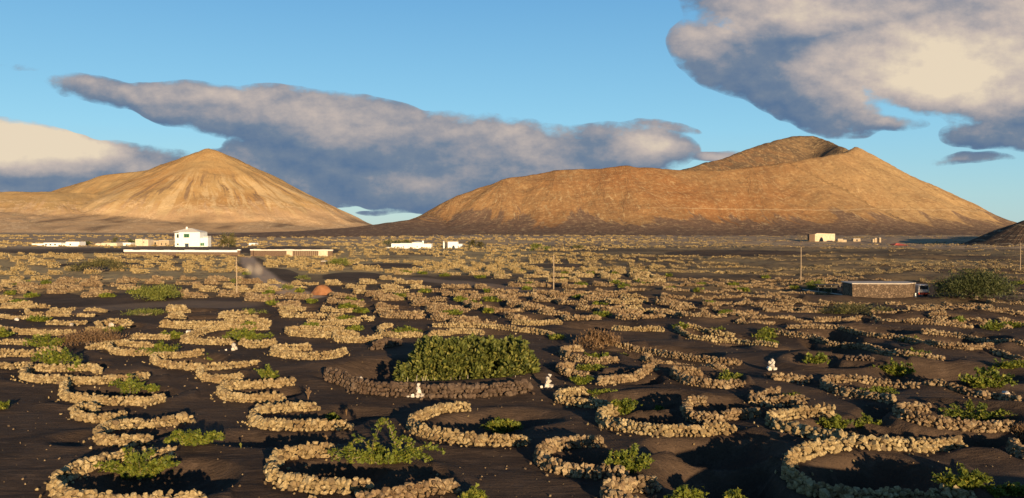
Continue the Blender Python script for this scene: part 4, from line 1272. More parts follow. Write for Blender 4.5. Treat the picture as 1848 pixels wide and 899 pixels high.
def bush(name, px, py, wpx, hpx, label, cat, m, leaf=.16, count=1500, shape='blade', stems=8, depth=.7, trunk=False, dome=True, upb=.5, twig=None):
    b = on_ground(px, py, gh); D = math.hypot(b[0], b[1])
    w = wpx / F_PX * D * .5; h = hpx / F_PX * D
    root = tag(empty(name, b), label, cat)
    r_ = rng
    # clumps
    nc = max(5, int(count / 60))
    th = r_.uniform(0, 2 * math.pi, nc); rad = np.sqrt(r_.uniform(0, 1, nc))
    cx = rad * np.cos(th) * w * .85; cy = rad * np.sin(th) * w * depth * .85
    top = h * np.sqrt(np.clip(1 - (rad * .95) ** 2, .08, 1)) * r_.uniform(.75, 1.05, nc)
    zlo = h * (.1 if trunk else .05)
    cz = zlo + (top - zlo) * np.sqrt(r_.uniform(.15, 1, nc)) 
    cs = np.array([w * .16 + .1, w * depth * .16 + .1, h * .11 + .05])
    per = count // nc
    Pn = (np.stack([cx, cy, cz], 1)[:, None, :] + r_.normal(0, 1, (nc, per, 3)) * cs).reshape(-1, 3)
    Pn[:, 2] = np.clip(Pn[:, 2], .03, h * 1.08)
    Vv_, Ff_ = leaves_mesh(Pn, leaf, r_, long=1.5 if shape == 'blade' else 1.0, up=upb, shape=shape)
    fo = link('crown' if trunk else 'foliage', mesh_np('foliage', Vv_, Ff_, m), root)
    mb = MB()
    if trunk:
        mb.tube([(0, 0, -.2), (.05, 0, h * .25), (-.05, .05, h * .5)], [max(.07, w * .05), max(.05, w * .04), .04], 7)
    for k in range(stems):
        i = int(r_.integers(0, nc))
        s0 = (r_.normal(0, w * .08), r_.normal(0, w * .06), 0.0 if not trunk else h * .2)
        mb.tube([s0, (s0[0] * .5 + cx[i] * .5, cy[i] * .5, cz[i] * .55), (cx[i], cy[i], cz[i])], [.05 + .01 * w, .03, .012], 4)
    mb.build('trunk' if trunk else 'stem', twig or M_WOOD, root)
    return root


bush('green_shrub', 285, 540, 74, 24, 'bright yellow-green spreading shrub on the dark slope at left', 'shrub', M_GRN, .22, 3200)
bush('green_shrub', 262, 569, 66, 9, 'low strip of fresh green growth below the bright shrub', 'shrub', M_GRN, .14, 900)
bush('grey_bush', 178, 490, 86, 20, 'wide grey-green bush on the tan field at upper left', 'bush', M_OLV, .3, 1800)
bush('green_shrub', 612, 481, 42, 15, 'green shrub beside a stone hut stub left of centre', 'shrub', M_GRN, .3, 900)
bush('green_shrub', 516, 524, 30, 9, 'small green shrub left of the orange mound', 'shrub', M_GRN, .2, 350)
bush('green_shrub', 545, 505, 26, 6, 'flat green tuft above the orange mound', 'shrub', M_GRN, .2, 250)
bush('green_shrub', 425, 512, 26, 7, 'small green tuft by the left wooden pole', 'shrub', M_GRN, .2, 250)
bush('green_shrub', 715, 545, 28, 8, 'green tuft in the rows in front of the dark track', 'shrub', M_GRN, .2, 250)
bush('green_shrub', 460, 565, 40, 7, 'low green tuft on the bare slope right of centre left', 'shrub', M_GRN, .16, 300)
bush('dry_bush', 1078, 628, 78, 28, 'dry brown twiggy bush right of the fig shrub', 'bush', M_DRY, .17, 2200, upb=.9)
bush('dry_bush', 165, 622, 96, 22, 'rusty brown brush mound among the walls at left', 'brush pile', M_DRY, .13, 3000)
bush('dry_bush', 1550, 566, 120, 14, 'wide olive-brown scrub in front of the stone shed', 'scrub', M_OLV, .2, 1800)
bush('dry_bush', 1843, 806, 26, 32, 'dry reddish bush at the right edge near the bottom', 'bush', M_DRY, .12, 900, upb=.9)
bush('green_tree', 1762, 540, 116, 42, 'large rounded green tree right of the brown stone shed', 'tree', M_TREE, .24, 9000, trunk=True, stems=16, depth=.6)
bush('green_tree', 1700, 532, 26, 24, 'narrow green tree between the shed vehicle and the large tree', 'tree', M_TREE, .2, 900, trunk=True)
bush('green_tree', 1471, 524, 26, 17, 'small light green tree left of the brown stone shed', 'tree', M_GRN, .18, 900, trunk=True)
bush('green_shrub', 1492, 530, 14, 8, 'tiny shrub right of the small light green tree', 'shrub', M_OLV, .16, 200)
bush('green_shrub', 975, 452, 36, 12, 'pale olive shrub at the foot of the crater hill, centre', 'shrub', M_GRN, .6, 400)
bush('green_shrub', 1045, 450, 26, 7, 'smaller olive shrub at the foot of the crater hill', 'shrub', M_OLV, .6, 200)
bush('green_shrub', 720, 442, 55, 10, 'dark hedge behind the central white farmhouse', 'hedge', M_TREE, .6, 500)
bush('green_tree', 412, 446, 26, 26, 'green tree to the right of the white two-storey house', 'tree', M_OLV, .6, 700, trunk=True)
bush('green_tree', 206, 443, 16, 12, 'small round tree among the low buildings at far left', 'tree', M_OLV, .6, 200, trunk=True)
bush('green_tree', 240, 443, 16, 10, 'dark bushy tree beside the cream ruin', 'tree', M_TREE, .6, 200, trunk=True)
bush('green_tree', 160, 443, 12, 9, 'tiny tree between the low white buildings at far left', 'tree', M_TREE, .6, 150, trunk=True)

# weeds with dry seed heads by the hairpin wall and on the bottom ring
for (px, py, hp, lab) in ((556, 722, 22, 'dry weed tuft growing from the hairpin wall end'), (625, 750, 16, 'pale dry weed tuft right of the hairpin wall'), (588, 805, 22, 'dry seed stalks above the bottom ring wall'),
                          (435, 809, 9, 'small pale green weed on bare ash left of the bottom ring')):
    b = on_ground(px, py, gh); D = math.hypot(b[0], b[1]); h = hp / F_PX * D
    mb = MB()
    for k in range(9):
        a = random.uniform(0, 6.28); rr_ = random.uniform(.05, .3) * h
        mb.tube([(0, 0, 0), (math.cos(a) * rr_ * .5, math.sin(a) * rr_ * .5, h * .5), (math.cos(a) * rr_, math.sin(a) * rr_, h * random.uniform(.6, 1))], [.012, .01, .03], 4)
    o = mb.build('dry_weed', M_DRY if 'dry' in lab else M_GRN, None, tuple(b)); tag(o, lab, 'weed')


# fig shrub
def fig_shrub():
    cpt = np.array([on_ground(850, 684, gh)[0], on_ground(850, 684)[1] + 1.6])
    b = np.array([cpt[0], cpt[1], float(gh(cpt[0], cpt[1]))])
    root = tag(empty('fig_shrub', b), 'big dense green fig shrub in the dark ring pit at the centre', 'fig shrub')
    D = b[1]; w = 250 / F_PX * (D - 1) * .5; dy = 2.5
    ztop = 2.35 + (0 - b[2])
    r_ = rng
    nt = 2400
    # tuft positions on the outer shell of a long lumpy mound
    Ps = []
    while len(Ps) < nt:
        x, y, z = r_.uniform(-1, 1), r_.uniform(-1, 1), r_.uniform(0, 1)
        q = (abs(x) ** 3 + abs(y) ** 2.4 + (z * .98) ** 2.4)
        lump = .20 * math.sin(x * 9 + y * 3) + .18 * math.sin(x * 19 - z * 7 + y * 4) + .15 * math.sin(y * 9 + x * 13 + 1) + r_.normal(0, .10)
        if q > 1 + lump or q < .38 + lump: continue
        Ps.append((x * w, y * dy, .25 + z * (ztop - .25)))
    Ps = np.array(Ps)
    d0 = Ps * [1 / w, 1 / dy, .8 / ztop]; d0 /= np.linalg.norm(d0, axis=1)[:, None]
    # each tuft: eight blades spraying outward around its twig
    k = 9
    base = np.repeat(Ps, k, 0); dirn = np.repeat(d0 * [.9, .9, 1.0] + [0, 0, .25], k, 0) + r_.normal(0, .62, (nt * k, 3))
    dirn /= np.linalg.norm(dirn, axis=1)[:, None]
    rnd = r_.normal(0, 1, dirn.shape); side = np.cross(dirn, rnd); side /= np.linalg.norm(side, axis=1)[:, None]
    nrm = np.cross(side, dirn)
    L0 = np.array([(0, 0, 0), (.3, .35, .08), (.22, .75, .0), (0, 1.0, -.12), (-.22, .75, .0), (-.3, .35, .08)])
    F0 = np.array([(0, 1, 2), (0, 2, 3), (0, 3, 4), (0, 4, 5)])
    sz = .32 * r_.uniform(.65, 1.3, len(base))
    B = np.stack([side, dirn, nrm], 1)
    Vv_ = np.einsum('kc,ncd->nkd', L0, B) * sz[:, None, None] + (base + dirn * .06)[:, None, :]
    Ff_ = F0[None] + (np.arange(len(base)) * 6)[:, None, None]
    link('foliage', mesh_np('foliage', Vv_.reshape(-1, 3), Ff_.reshape(-1, 3), M_FIG), root)
    for j in range(48):
        x = -w * .92 + 1.84 * w * (j + .5) / 48 + r_.normal(0, .12); y = -dy * r_.uniform(.75, 1.0)
        lean = r_.normal(0, .35) + (.5 if x > w * .75 else 0)
        mb = MB()
        mb.tube([(x * .9, y * .6, 0), (x + lean * .3, y * .95, .45), (x + lean * .6, y * 1.02, .9), (x + lean, y * 1.0, 1.35 + r_.uniform(0, .5))], [.034, .028, .022, .012], 5)
        mb.build('branch', M_FIGW, root)


fig_shrub()


# palms
def palm(px, py, hpx, wpx, label, crowns=1):
    b = on_ground(px, py, gh); D = math.hypot(b[0], b[1]); h = hpx / F_PX * D; w = wpx / F_PX * D * .5
    root = tag(empty('palm_tree', b), label, 'palm')
    for c in range(crowns):
        ox = (c - (crowns - 1) / 2) * w * 1.1; th = h * .45
        mb = MB(); mb.tube([(ox, 0, -.2), (ox + .1, 0, th * .5), (ox, 0, th)], [.35, .28, .3], 8); mb.build('trunk', M_WOOD, root)
        for k in range(26):
            a = random.uniform(0, 6.28); e_ = random.uniform(-.3, 1.2); L_ = (h - th) * random.uniform(.85, 1.1)
            pts = []
            for s_ in range(6):
                t_ = s_ / 5; pts.append((ox + math.cos(a) * math.cos(e_) * L_ * t_, math.sin(a) * math.cos(e_) * L_ * t_, th + math.sin(e_) * L_ * t_ - .5 * L_ * t_ * t_))
            mb = MB()
            for s_ in range(5):
                p = Vector(pts[s_]); q = Vector(pts[s_ + 1]); sd = (q - p).cross(Vector((0, 0, 1))).normalized() * (.55 * (1 - s_ / 7)); dn = Vector((0, 0, -.18))
                mb.add([p, q, q + sd + dn, p + sd * 1.1 + dn], [(0, 1, 2, 3)]); mb.add([p, q, q - sd + dn, p - sd * 1.1 + dn], [(0, 1, 2, 3)])
            mb.build('frond', M_PALM, root)


palm(853, 449, 25, 30, 'spreading palm beside the small arched white house', 1)
palm(866, 449, 20, 22, 'lower palm just right of the spreading palm', 1)
palm(403, 446, 20, 12, 'small palm between the white house and the green tree', 1)

# ------------------------------------------------------------------ cairns and white stones
def cairn(px, py, hpx, label, spec):
    b = on_ground(px, py, gh); D = math.hypot(b[0], b[1]); h = hpx / F_PX * D
    root = tag(empty('stone_cairn', b), label, 'cairn')
    for (x, z, s) in spec:
        o = bpy.data.objects.new('stone', stone_variants(M_WHT, 'w')[random.randrange(12)]); COL.objects.link(o); o.parent = root
        o.location = (x * h, random.uniform(-.06, .06) * h, z * h); o.scale = (s * h, s * h * .85, s * h * .95); o.rotation_euler = (random.uniform(-.4, .4), random.uniform(-.4, .4), random.uniform(0, 6))


cairn(755, 717, 26, 'pale stacked cairn in front of the fig ring wall, left one', [(0, .14, .26), (-.35, .1, .2), (.3, .12, .22), (.05, .42, .22), (0, .66, .17), (.02, .88, .13), (-.7, .06, .12)])
cairn(990, 700, 26, 'white stacked cairn at the right end of the fig pit', [(-.1, .13, .25), (.16, .15, .22), (.02, .40, .24), (-.04, .64, .19), (.07, .84, .15), (-.5, .06, .12)])
cairn(1393, 668, 20, 'white knobbly cairn on the slanting walls right of centre', [(-.25, .15, .25), (.22, .14, .24), (0, .40, .28), (-.12, .62, .2), (.12, .68, .2), (.02, .85, .16)])
cairn(422, 633, 15, 'small white marker cairn on bare ash left of the fig pit', [(-.12, .2, .26), (.2, .3, .24), (0, .66, .3), (-.9, .08, .14)])
for (px, py, s, lab) in ((200, 589, .28, 'white stone on top of the rubble heap at left'), (128, 589, .26, 'white stone on the tan wall left of the rubble heap'), (29, 579, .26, 'white round stone near the left edge'),
                         (339, 603, .3, 'white square stone on the tip of the large tan loop'), (1817, 716, .26, 'whitish boulder among the scattered stones at the right edge'), (293, 611, .35, 'big pale boulder at the end of a short wall on the left'),
                         (650, 687, .22, 'pale stone lying inside the fig pit'), (1432, 720, .16, 'pale stone by the small vine left of the lower right crescent')):
    b = on_ground(px, py, gh)
    o = link('boulder', stone_variants(M_WHT, 'w')[random.randrange(12)], None, (b[0], b[1] + .1, b[2] + s * .55)); o.scale = (s, s * .8, s * .8); o.rotation_euler = (.2, .1, random.uniform(0, 6)); tag(o, lab, 'stone')

# orange cinder mound
def mound(px, py, wpx, hpx, label, m, name='cinder_mound'):
    b = on_ground(px, py, gh); D = math.hypot(b[0], b[1]); w = wpx / F_PX * D / 2; h = hpx / F_PX * D
    t_ = np.linspace(0, 2 * math.pi, 41)[:-1]; rs = np.linspace(0, 1, 14)
    Rg, T = np.meshgrid(rs, t_, indexing='ij')
    X = Rg * np.cos(T) * w; Y = Rg * np.sin(T) * w * .8
    Z = h * (1 - smooth(Rg, 0.25, 1.0)) + .12 * fbm(X * 1.3, Y * 1.3, 3, 8) - .12 * Rg
    a, c = np.meshgrid(np.arange(13), np.arange(40), indexing='ij')
    Ff_ = np.stack([a * 40 + c, a * 40 + (c + 1) % 40, (a + 1) * 40 + (c + 1) % 40, (a + 1) * 40 + c], -1).reshape(-1, 4)[:, ::-1]
    o = link(name, mesh_np(name, np.stack([X, Y, Z], -1).reshape(-1, 3), Ff_, m, True), None, tuple(b)); tag(o, label, 'mound')


M_CIND = simple_mat('red_cinder', (.26, .11, .045), (.38, .17, .075), 1.5, bstr=.9, bdist=.08)
mound(582, 531, 50, 16, 'orange cinder mound beside the dirt track left of centre', M_CIND)

# ------------------------------------------------------------------ poles
for (px, pb, pt, lab) in ((427, 533, 463, 'tall wooden pole left of centre, near the dirt track'), (999, 522, 460, 'wooden pole standing in the rows near the centre'), (1445, 510, 446, 'wooden pole left of the brown stone shed'),
                          (1841, 488, 438, 'wooden pole at the far right edge')):
    b = on_ground(px, pb, gh); D = math.hypot(b[0], b[1]); h = (pb - pt) / F_PX * b[1]
    root = tag(empty('utility_pole', b), lab, 'pole', 'wooden utility poles')
    MB().tube([(0, 0, -.3), (.03, 0, h * .5), (0, 0, h)], [.10, .085, .07], 8).build('post', M_POLE, root)
    mb = MB(); mb.tube([(.1, -.1, h * .93), (.28, -.1, h * .93)], .03, 5); mb.build('insulator', M_IRON, root)


# ------------------------------------------------------------------ buildings
def spot(px, py):
    b = on_ground(px, py, gh); return b, b[1] / F_PX        # position, metres per pixel there


def window(parent, x, z, w, h, y, shutter=None, frame=True):
    f = MB(); t_ = .09
    f.box(x - w / 2 - t_, x + w / 2 + t_, y - .05, y + .1, z - t_, z); f.box(x - w / 2 - t_, x + w / 2 + t_, y - .05, y + .1, z + h, z + h + t_)
    f.box(x - w / 2 - t_, x - w / 2, y - .05, y + .1, z, z + h); f.box(x + w / 2, x + w / 2 + t_, y - .05, y + .1, z, z + h)
    o = f.build('window', shutter or M_WALLW, parent)
    MB().box(x - w / 2, x + w / 2, y + .0, y + .04, z, z + h).build('pane', M_GLASS, o)
    return o


def shutter(parent, x, z, w, h, y):
    mb = MB(); mb.box(x - w / 2, x + w / 2, y - .07, y - .02, z, z + h)
    for k in range(6): mb.box(x - w / 2 + .06, x + w / 2 - .06, y - .095, y - .071, z + .08 + k * (h - .1) / 6, z + .08 + (k + .55) * (h - .1) / 6)
    return mb.build('shutter', M_GREEN, parent)


def white_house():
    b, s = spot(345, 446)
    root = tag(empty('white_house', b, R(0)), 'white two-storey house with green shutters behind the garden wall', 'house')
    x0, x1 = -22 * s, 16 * s; ha = 27 * s; side = 11 * s
    # main block: front wall, receding left wing face
    MB().box(x0, x1, 0, 9, -.5, ha).build('wall', M_WALLW, root)
    MB().box(x0 - side, x0 - .003, 2.2, 8, -.5, ha - .25).build('side_wing', M_WALLW, root)
    # low hipped roof
    ov = .25
    mb = MB(); rx = (x0 - side + x1) / 2
    mb.add([(x0 - side - ov, -ov, ha + .003), (x1 + ov, -ov, ha + .003), (x1 + ov, 9 + ov, ha + .003), (x0 - side - ov, 9 + ov, ha + .003), (rx - 1.5, 4.5, ha + 7 * s), (rx + 1.0, 4.5, ha + 7 * s)],
           [(0, 1, 5, 4), (1, 2, 5), (2, 3, 4, 5), (3, 0, 4), (3, 2, 1, 0)])
    rf = mb.build('roof', M_ROOFW, root)
    MB().box(rx - 1.6, rx - .9, 3.4, 4.1, ha + 4 * s, ha + 9.5 * s).build('chimney', M_WALLW, rf)
    an0, an1 = x1 + .003, x1 + 13.5 * s
    MB().box(an0, an1, 0.6, 4.5, -.5, 16.5 * s).build('annex', M_WALLW, root)
    pr = MB().box(an1 - .3, an1 + .003, .55, 4.6, 16.5 * s + .003, 20 * s); pr.box(an0 + .003, an1 - .303, 4.2, 4.6, 16.5 * s + .003, 18.5 * s); pr.build('parapet', M_ROOFW, root)
    # upper window: three leaves
    cx = x0 + 8 + -8 + 14 * s
    window(root, cx, 17.5 * s, 9.5 * s, 6 * s, -.02, M_GREEN)
    shutter(root, cx - 3.4 * s, 17.6 * s, 2.4 * s, 5.8 * s, -.04); shutter(root, cx + 3.4 * s, 17.6 * s, 2.4 * s, 5.8 * s, -.04); shutter(root, cx, 17.6 * s, 1.6 * s, 5.8 * s, -.05)
    MB().box(x0 + 11 * s, x0 + 17.5 * s, -.06, -.003, 0.1, 6 * s).build('door', M_DOORB, root)
    MB().box(x0 + 10.6 * s, x0 + 17.9 * s, -.1, -.003, 6 * s + .003, 6.6 * s).build('lintel', M_GREEN, root)
    shutter(root, x1 + 1.6 * s, .6, 3.2 * s, 5.2 * s, .58); shutter(root, x1 + 5.1 * s, .6, 3.2 * s, 5.2 * s, .58)
    window(root, x0 - 5.5 * s, 17 * s, 3 * s, 6 * s, 2.17, M_GREEN); window(root, x0 - 5.5 * s, 3.5 * s, 2.2 * s, 2.6 * s, 2.17, M_GREEN)


white_house()


def long_wall(pa, pb, hpx, coping_px, label, body, cop, seg=1):
    a = on_ground(*pa, gh); b2 = on_ground(*pb, gh); s = a[1] / F_PX
    root = tag(empty('garden_wall', a, math.atan2(b2[1] - a[1], b2[0] - a[0])), label, 'garden wall')
    L_ = math.hypot(b2[0] - a[0], b2[1] - a[1]); h = hpx * s
    MB().box(0, L_, 0, .5, -.8, h - coping_px * s).build('masonry', body, root)
    mb = MB()
    x = -.1; k = 0
    while x < L_:
        w = random.uniform(2.2, 3.4); e_ = min(x + w, L_ + .1)
        mb.box(x, e_ - .02, -.12, .62, h - coping_px * s + .003, h + random.uniform(-.06, .1)); x = e_ + .0; k += 1
    mb.build('coping', cop, root)
    return root, L_, s, h


long_wall((224, 461), (430, 461.5), 10, 3.4, 'long dark garden wall with white top in front of the white house', M_GARD, M_WALLW)
r2, L2_, s2, h2 = long_wall((458, 462), (600, 462.5), 12, 2.5, 'dark walled yard with white top right of the dirt road gate', M_GARD, M_ROOFW)
for x, w, hh in ((62, 11, 9), (121, 17, 10)):
    MB().box(x * s2, (x + w) * s2, -.3, -.003, -.5, hh * s2).build('plastered_panel', M_CREAM, r2)
for k in range(12):
    x = (78 + k * 3.5) * s2
    MB().box(x, x + .12, -.12, -.003, 0, h2 - 3 * s2).build('post', M_POLE, r2)
# gate piers
for (px, lab) in ((431.5, 'white topped gate pier left of the dirt road'), (455, 'dark gate pier right of the dirt road')):
    b, s = spot(px, 462); root = tag(empty('gate_pier', b), lab, 'gate pier')
    MB().box(-.4, .4, -.4, .4, -.5, 10 * s).build('shaft', M_GARD, root); MB().box(-.5, .5, -.5, .5, 10 * s + .003, 12 * s).build('cap', M_WALLW, root)


def block_building(name, px0, px1, py, hpx, label, m, cat='building', blocks=None, wins=(), arch=None, depth=6, dm=None):
    b, s = spot((px0 + px1) / 2, py)
    root = tag(empty(name, b), label, cat)
    W = (px1 - px0) * s
    for i, (a, c, hh, y0) in enumerate(blocks or [(0, 1, 1, 0)]):
        MB().box(-W / 2 + a * W + .002 * i, -W / 2 + c * W - .002 * i, y0, y0 + depth, -.6, hh * hpx * s).build('wall', m, root, bev=.05)
        MB().box(-W / 2 + a * W + .1, -W / 2 + c * W - .1, y0 + .2, y0 + depth - .2, hh * hpx * s + .003, hh * hpx * s + .12).build('roof', M_ROOFW, root)
    for (a, z, w, h) in wins:
        yb = min([q[3] for q in (blocks or [(0, 1, 1, 0)]) if q[0] <= a <= q[1]] or [0])
        o = MB().box(-W / 2 + a * W - w * s / 2, -W / 2 + a * W + w * s / 2, yb - .05, yb - .003, z * s, (z + h) * s).build('window', dm or M_GLASS, root)
    return root, W, s


r_, W_, s_ = block_building('farmhouse', 706, 778, 448.5, 9, 'long low whitewashed farmhouse with stepped roofline in the centre', M_WALLW, 'house',
    [(0, .2, .95, 0), (.2, .42, 1.0, .6), (.42, .52, 1.0, .3), (.52, .78, 1.15, 0), (.78, 1, .9, .5)], [(.1, 2, 1.6, 2), (.3, 2, 1.6, 2), (.65, 2, 1.6, 2.2)])
MB().add([(-W_ / 2 + .52 * W_, 0, 10.35 * s_ + .13), (-W_ / 2 + .78 * W_, 0, 10.35 * s_ + .13), (-W_ / 2 + .78 * W_, 5.9, 10.35 * s_ + .13), (-W_ / 2 + .52 * W_, 5.9, 10.35 * s_ + .13), (-W_ / 2 + .65 * W_, 3, 12.6 * s_)],
         [(0, 1, 4), (1, 2, 4), (2, 3, 4), (3, 0, 4), (3, 2, 1, 0)]).build('hipped_roof', M_WALLW, r_)
MB().box(W_ / 2 - .24 * W_, W_ / 2 - .20 * W_, 2, 3, 8 * s_, 14 * s_).build('chimney', M_WALLW, r_, bev=.1)
MB().box(-W_ / 2 - 9 * s_, -W_ / 2 - .05, .5, 1.0, -.5, 2.4 * s_).build('yard_wall', M_WALLW, r_)
r_, W_, s_ = block_building('small_house', 808, 834, 448, 9, 'small whitewashed house with arched front beside the palm', M_WALLW, 'house', [(0, .7, 1.25, 0), (.7, 1, .8, .5)], [(.72, 2, 2, 2)])
mb = MB(); mb.prism([(math.cos(a) * 2.6 * s_ - W_ * .1, max(0, math.sin(a)) * 5 * s_) for a in np.linspace(0, math.pi, 10)], -.08, -.003); mb.build('arched_door', M_OLV and M_DOORB, r_)
b, s = spot(801, 448); o = tag(empty('white_pillar', b), 'slim white pillar left of the small arched house', 'pillar')
MB().box(-1.2 * s, 1.2 * s, 0, 1, -.5, 10 * s).build('shaft', M_WALLW, o); MB().box(-.6 * s, .6 * s, .2, .8, 10 * s + .003, 13 * s).build('cap', M_WALLW, o)
block_building('low_building', 78, 143, 444.5, 7, 'leftmost long low white building at the foot of the cone', M_WALLW, 'building', [(0, .5, .85, 0), (.5, .62, .6, 1), (.62, 1, 1.1, 0)], [(.08, 1.5, 3, 2.6), (.2, 1.5, 3, 2.6), (.33, 1.5, 3, 2.6), (.75, 1.5, 2.5, 3)])
block_building('low_building', 57, 78, 443, 3, 'thin white wall building left of the leftmost low building', M_WALLW, 'building', None, [])
block_building('low_building', 172, 210, 444, 5, 'flat cream building left of the whitish long shed', M_CREAM, 'building', [(0, .25, .8, 0), (.25, 1, 1, .5)], [(.5, 1, 2, 2)])
block_building('low_building', 211, 236, 444, 5.5, 'plain whitish long shed left of the cream ruin', M_WALLW, 'building', None, [])
block_building('ruined_house', 244, 267, 444, 12, 'cream ruined house with sloping broken roofline', M_CREAM, 'ruin', [(0, .55, 1.0, 0), (.55, 1, .9, .3)], [(.65, 6, 2, 2)])
block_building('ruined_house', 267, 285, 444, 9, 'tan ruin with gaping windows between two other ruins', M_RUIN, 'ruin', [(0, .4, .8, 0), (.4, 1, 1, .4)], [(.7, 2, 3, 4.5)])
block_building('ruined_house', 286, 305, 444, 10, 'square tan ruin nearest the white two-storey house', M_RUIN, 'ruin', None, [(.3, 1.5, 1.5, 4), (.7, 1.5, 1.5, 4)])
block_building('white_hut', 449, 460, 443, 4, 'tiny white hut right of the green tree beyond the yard', M_WALLW, 'hut', None, [])
block_building('stone_hut', 578, 588, 480, 8, 'small brown stone hut stub beside a green shrub', M_SHED, 'hut', None, [], depth=2.2)
# ruin on the right, open front, left wing's shade put into dark masonry
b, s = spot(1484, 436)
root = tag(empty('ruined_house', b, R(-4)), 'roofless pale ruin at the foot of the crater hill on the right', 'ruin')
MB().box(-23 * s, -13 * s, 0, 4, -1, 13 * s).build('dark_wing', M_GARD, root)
mb = MB(); mb.prism([(-12.9 * s, -1), (-12.9 * s, 12 * s), (-8 * s, 15 * s), (24 * s, 14 * s), (24 * s, 4 * s), (21 * s, -1), (5 * s, -1), (2 * s, 7 * s), (-1 * s, 8 * s), (-3 * s, 4 * s), (-5 * s, -1)], 2.0, 2.6); mb.build('wall', M_CREAM, root)
mb = MB(); mb.box(-12.8 * s, 24 * s, 8.0, 8.6, -1, 13 * s); mb.box(23.3 * s, 24 * s, 2.61, 7.99, -1, 12 * s); mb.build('back_wall', M_CREAM, root)
block_building('ruined_hut', 1540, 1553, 436, 5, 'small crumbling hut right of the pale ruin', M_RUIN, 'ruin', None, [(.5, .8, 3, 3)], depth=3)
block_building('ruined_hut', 1512, 1528, 436, 4.5, 'low rubble hut between the pale ruin and the crumbling hut', M_RUIN, 'ruin', [(0, .6, 1, 0), (.6, 1, .6, 0)], [], depth=3)
block_building('ruined_hut', 1575, 1590, 436, 6, 'ruin stub with two uprights, farthest right at the hill foot', M_RUIN, 'ruin', [(0, .2, .7, 0), (.25, .5, 1, 0), (.8, 1, 1.1, 0)], [], depth=2)
b, s = spot(1628, 444); root = tag(empty('red_sheet_roof', b), 'faded red sheet roof lying low on the far right field', 'red roof')
MB().add([(-13 * s, 0, .3), (13 * s, 0, .3), (13 * s, 7, .9), (-13 * s, 7, .9), (-6 * s, 3, 5 * s), (2 * s, 3.5, 4 * s)], [(0, 1, 5, 4), (1, 2, 5), (2, 3, 4, 5), (3, 0, 4), (3, 2, 1, 0)]).build('roof', M_REDC, root)


# brown stone shed
def shed():
    c = on_ground(1634, 537, gh); s = c[1] / F_PX
    root = tag(empty('stone_shed', c, R(-3)), 'flat roofed brown stone shed on the right', 'shed')
    L_ = 94 * s; h = 24 * s; d_ = 3.2
    MB().box(-L_, 0, 0, .35, -.4, h).build('front_wall', M_SHED, root)
    o = MB().box(.0, .35, 0, .01, -.4, h)
    # right end wall, turned towards the camera
    e_ = MB(); e_.add([(.004, 0, -.4), (26 * s, 1.6, -.4), (26 * s, 1.95, -.4), (.004, .35, -.4), (.004, 0, h), (26 * s, 1.6, h), (26 * s, 1.95, h), (.004, .35, h)], [(0, 3, 2, 1), (4, 5, 6, 7), (0, 1, 5, 4), (1, 2, 6, 5), (2, 3, 7, 6), (3, 0, 4, 7)]); e_.build('end_wall', M_SHED, root)
    MB().box(-L_, -L_ + .35, .354, 3.9, -.4, h - .1).build('side_wall', M_SHED, root)
    MB().box(-L_ + .354, 26 * s, 3.9, 4.2, -.4, h).build('back_wall', M_SHED, root)
    m_ = MB(); m_.add([(-L_ - .1, -.12, h + .004), (.1, -.12, h + .004), (27 * s, 1.5, h + .004), (27 * s, 4.3, h + .004), (-L_ - .1, 4.3, h + .004),
                       (-L_ - .1, -.12, h + .14), (.1, -.12, h + .14), (27 * s, 1.5, h + .14), (27 * s, 4.3, h + .14), (-L_ - .1, 4.3, h + .14)],
                      [(4, 3, 2, 1, 0), (5, 6, 7, 8, 9), (0, 1, 6, 5), (1, 2, 7, 6), (2, 3, 8, 7), (3, 4, 9, 8), (4, 0, 5, 9)]); m_.build('roof_slab', M_ROOFS, root)
    MB().box(23.4 * s, 25.2 * s, 1.1, 1.4, -.3, 7 * s).build('door_post', M_WALLW, root)


shed()
# low yard wall left of the shed
a = on_ground(1448, 527, gh); b2 = on_ground(1538, 534, gh)
root = tag(empty('yard_wall', a, math.atan2(b2[1] - a[1], b2[0] - a[0])), 'low dark kerb wall running left from the brown stone shed', 'low wall')
MB().box(0, math.hypot(b2[0] - a[0], b2[1] - a[1]), 0, .3, -.4, .35).build('masonry', M_GARD, root); MB().box(0, math.hypot(b2[0] - a[0], b2[1] - a[1]), -.03, .33, .354, .42).build('coping', M_ROOFS, root)
# dark pergola
b = on_ground(1518, 531, gh); s = b[1] / F_PX
root = tag(empty('pergola', b + np.array([0, 3, 0])), 'dark open lean-to with thin posts left of the brown stone shed', 'lean-to')
for x in (-26, -14, -2, 14):
    MB().box(x * s, x * s + .1, 0.4, .5, -.2, 13 * s).build('post', M_POLE, root)
MB().box(-28 * s, 19 * s, .3, 2.6, 13 * s + .003, 13.8 * s).build('roof', M_IRON, root)
MB().box(-20 * s, 19 * s, 2.3, 2.45, -.2, 12.8 * s).build('back_panel', M_IRON, root)
# iron railing on the far right
a = on_ground(1775, 541, gh)
root = tag(empty('railing', a), 'dark thin fence running from the large green tree to the right edge', 'fence')
for k in range(9): MB().box(k * 1.1, k * 1.1 + .07, 0, .07, -.2, 1.0).build('post', M_IRON, root)
for z in (.5, .93): MB().box(0, 9.0, -.034, -.004, z, z + .06).build('rail', M_IRON, root)


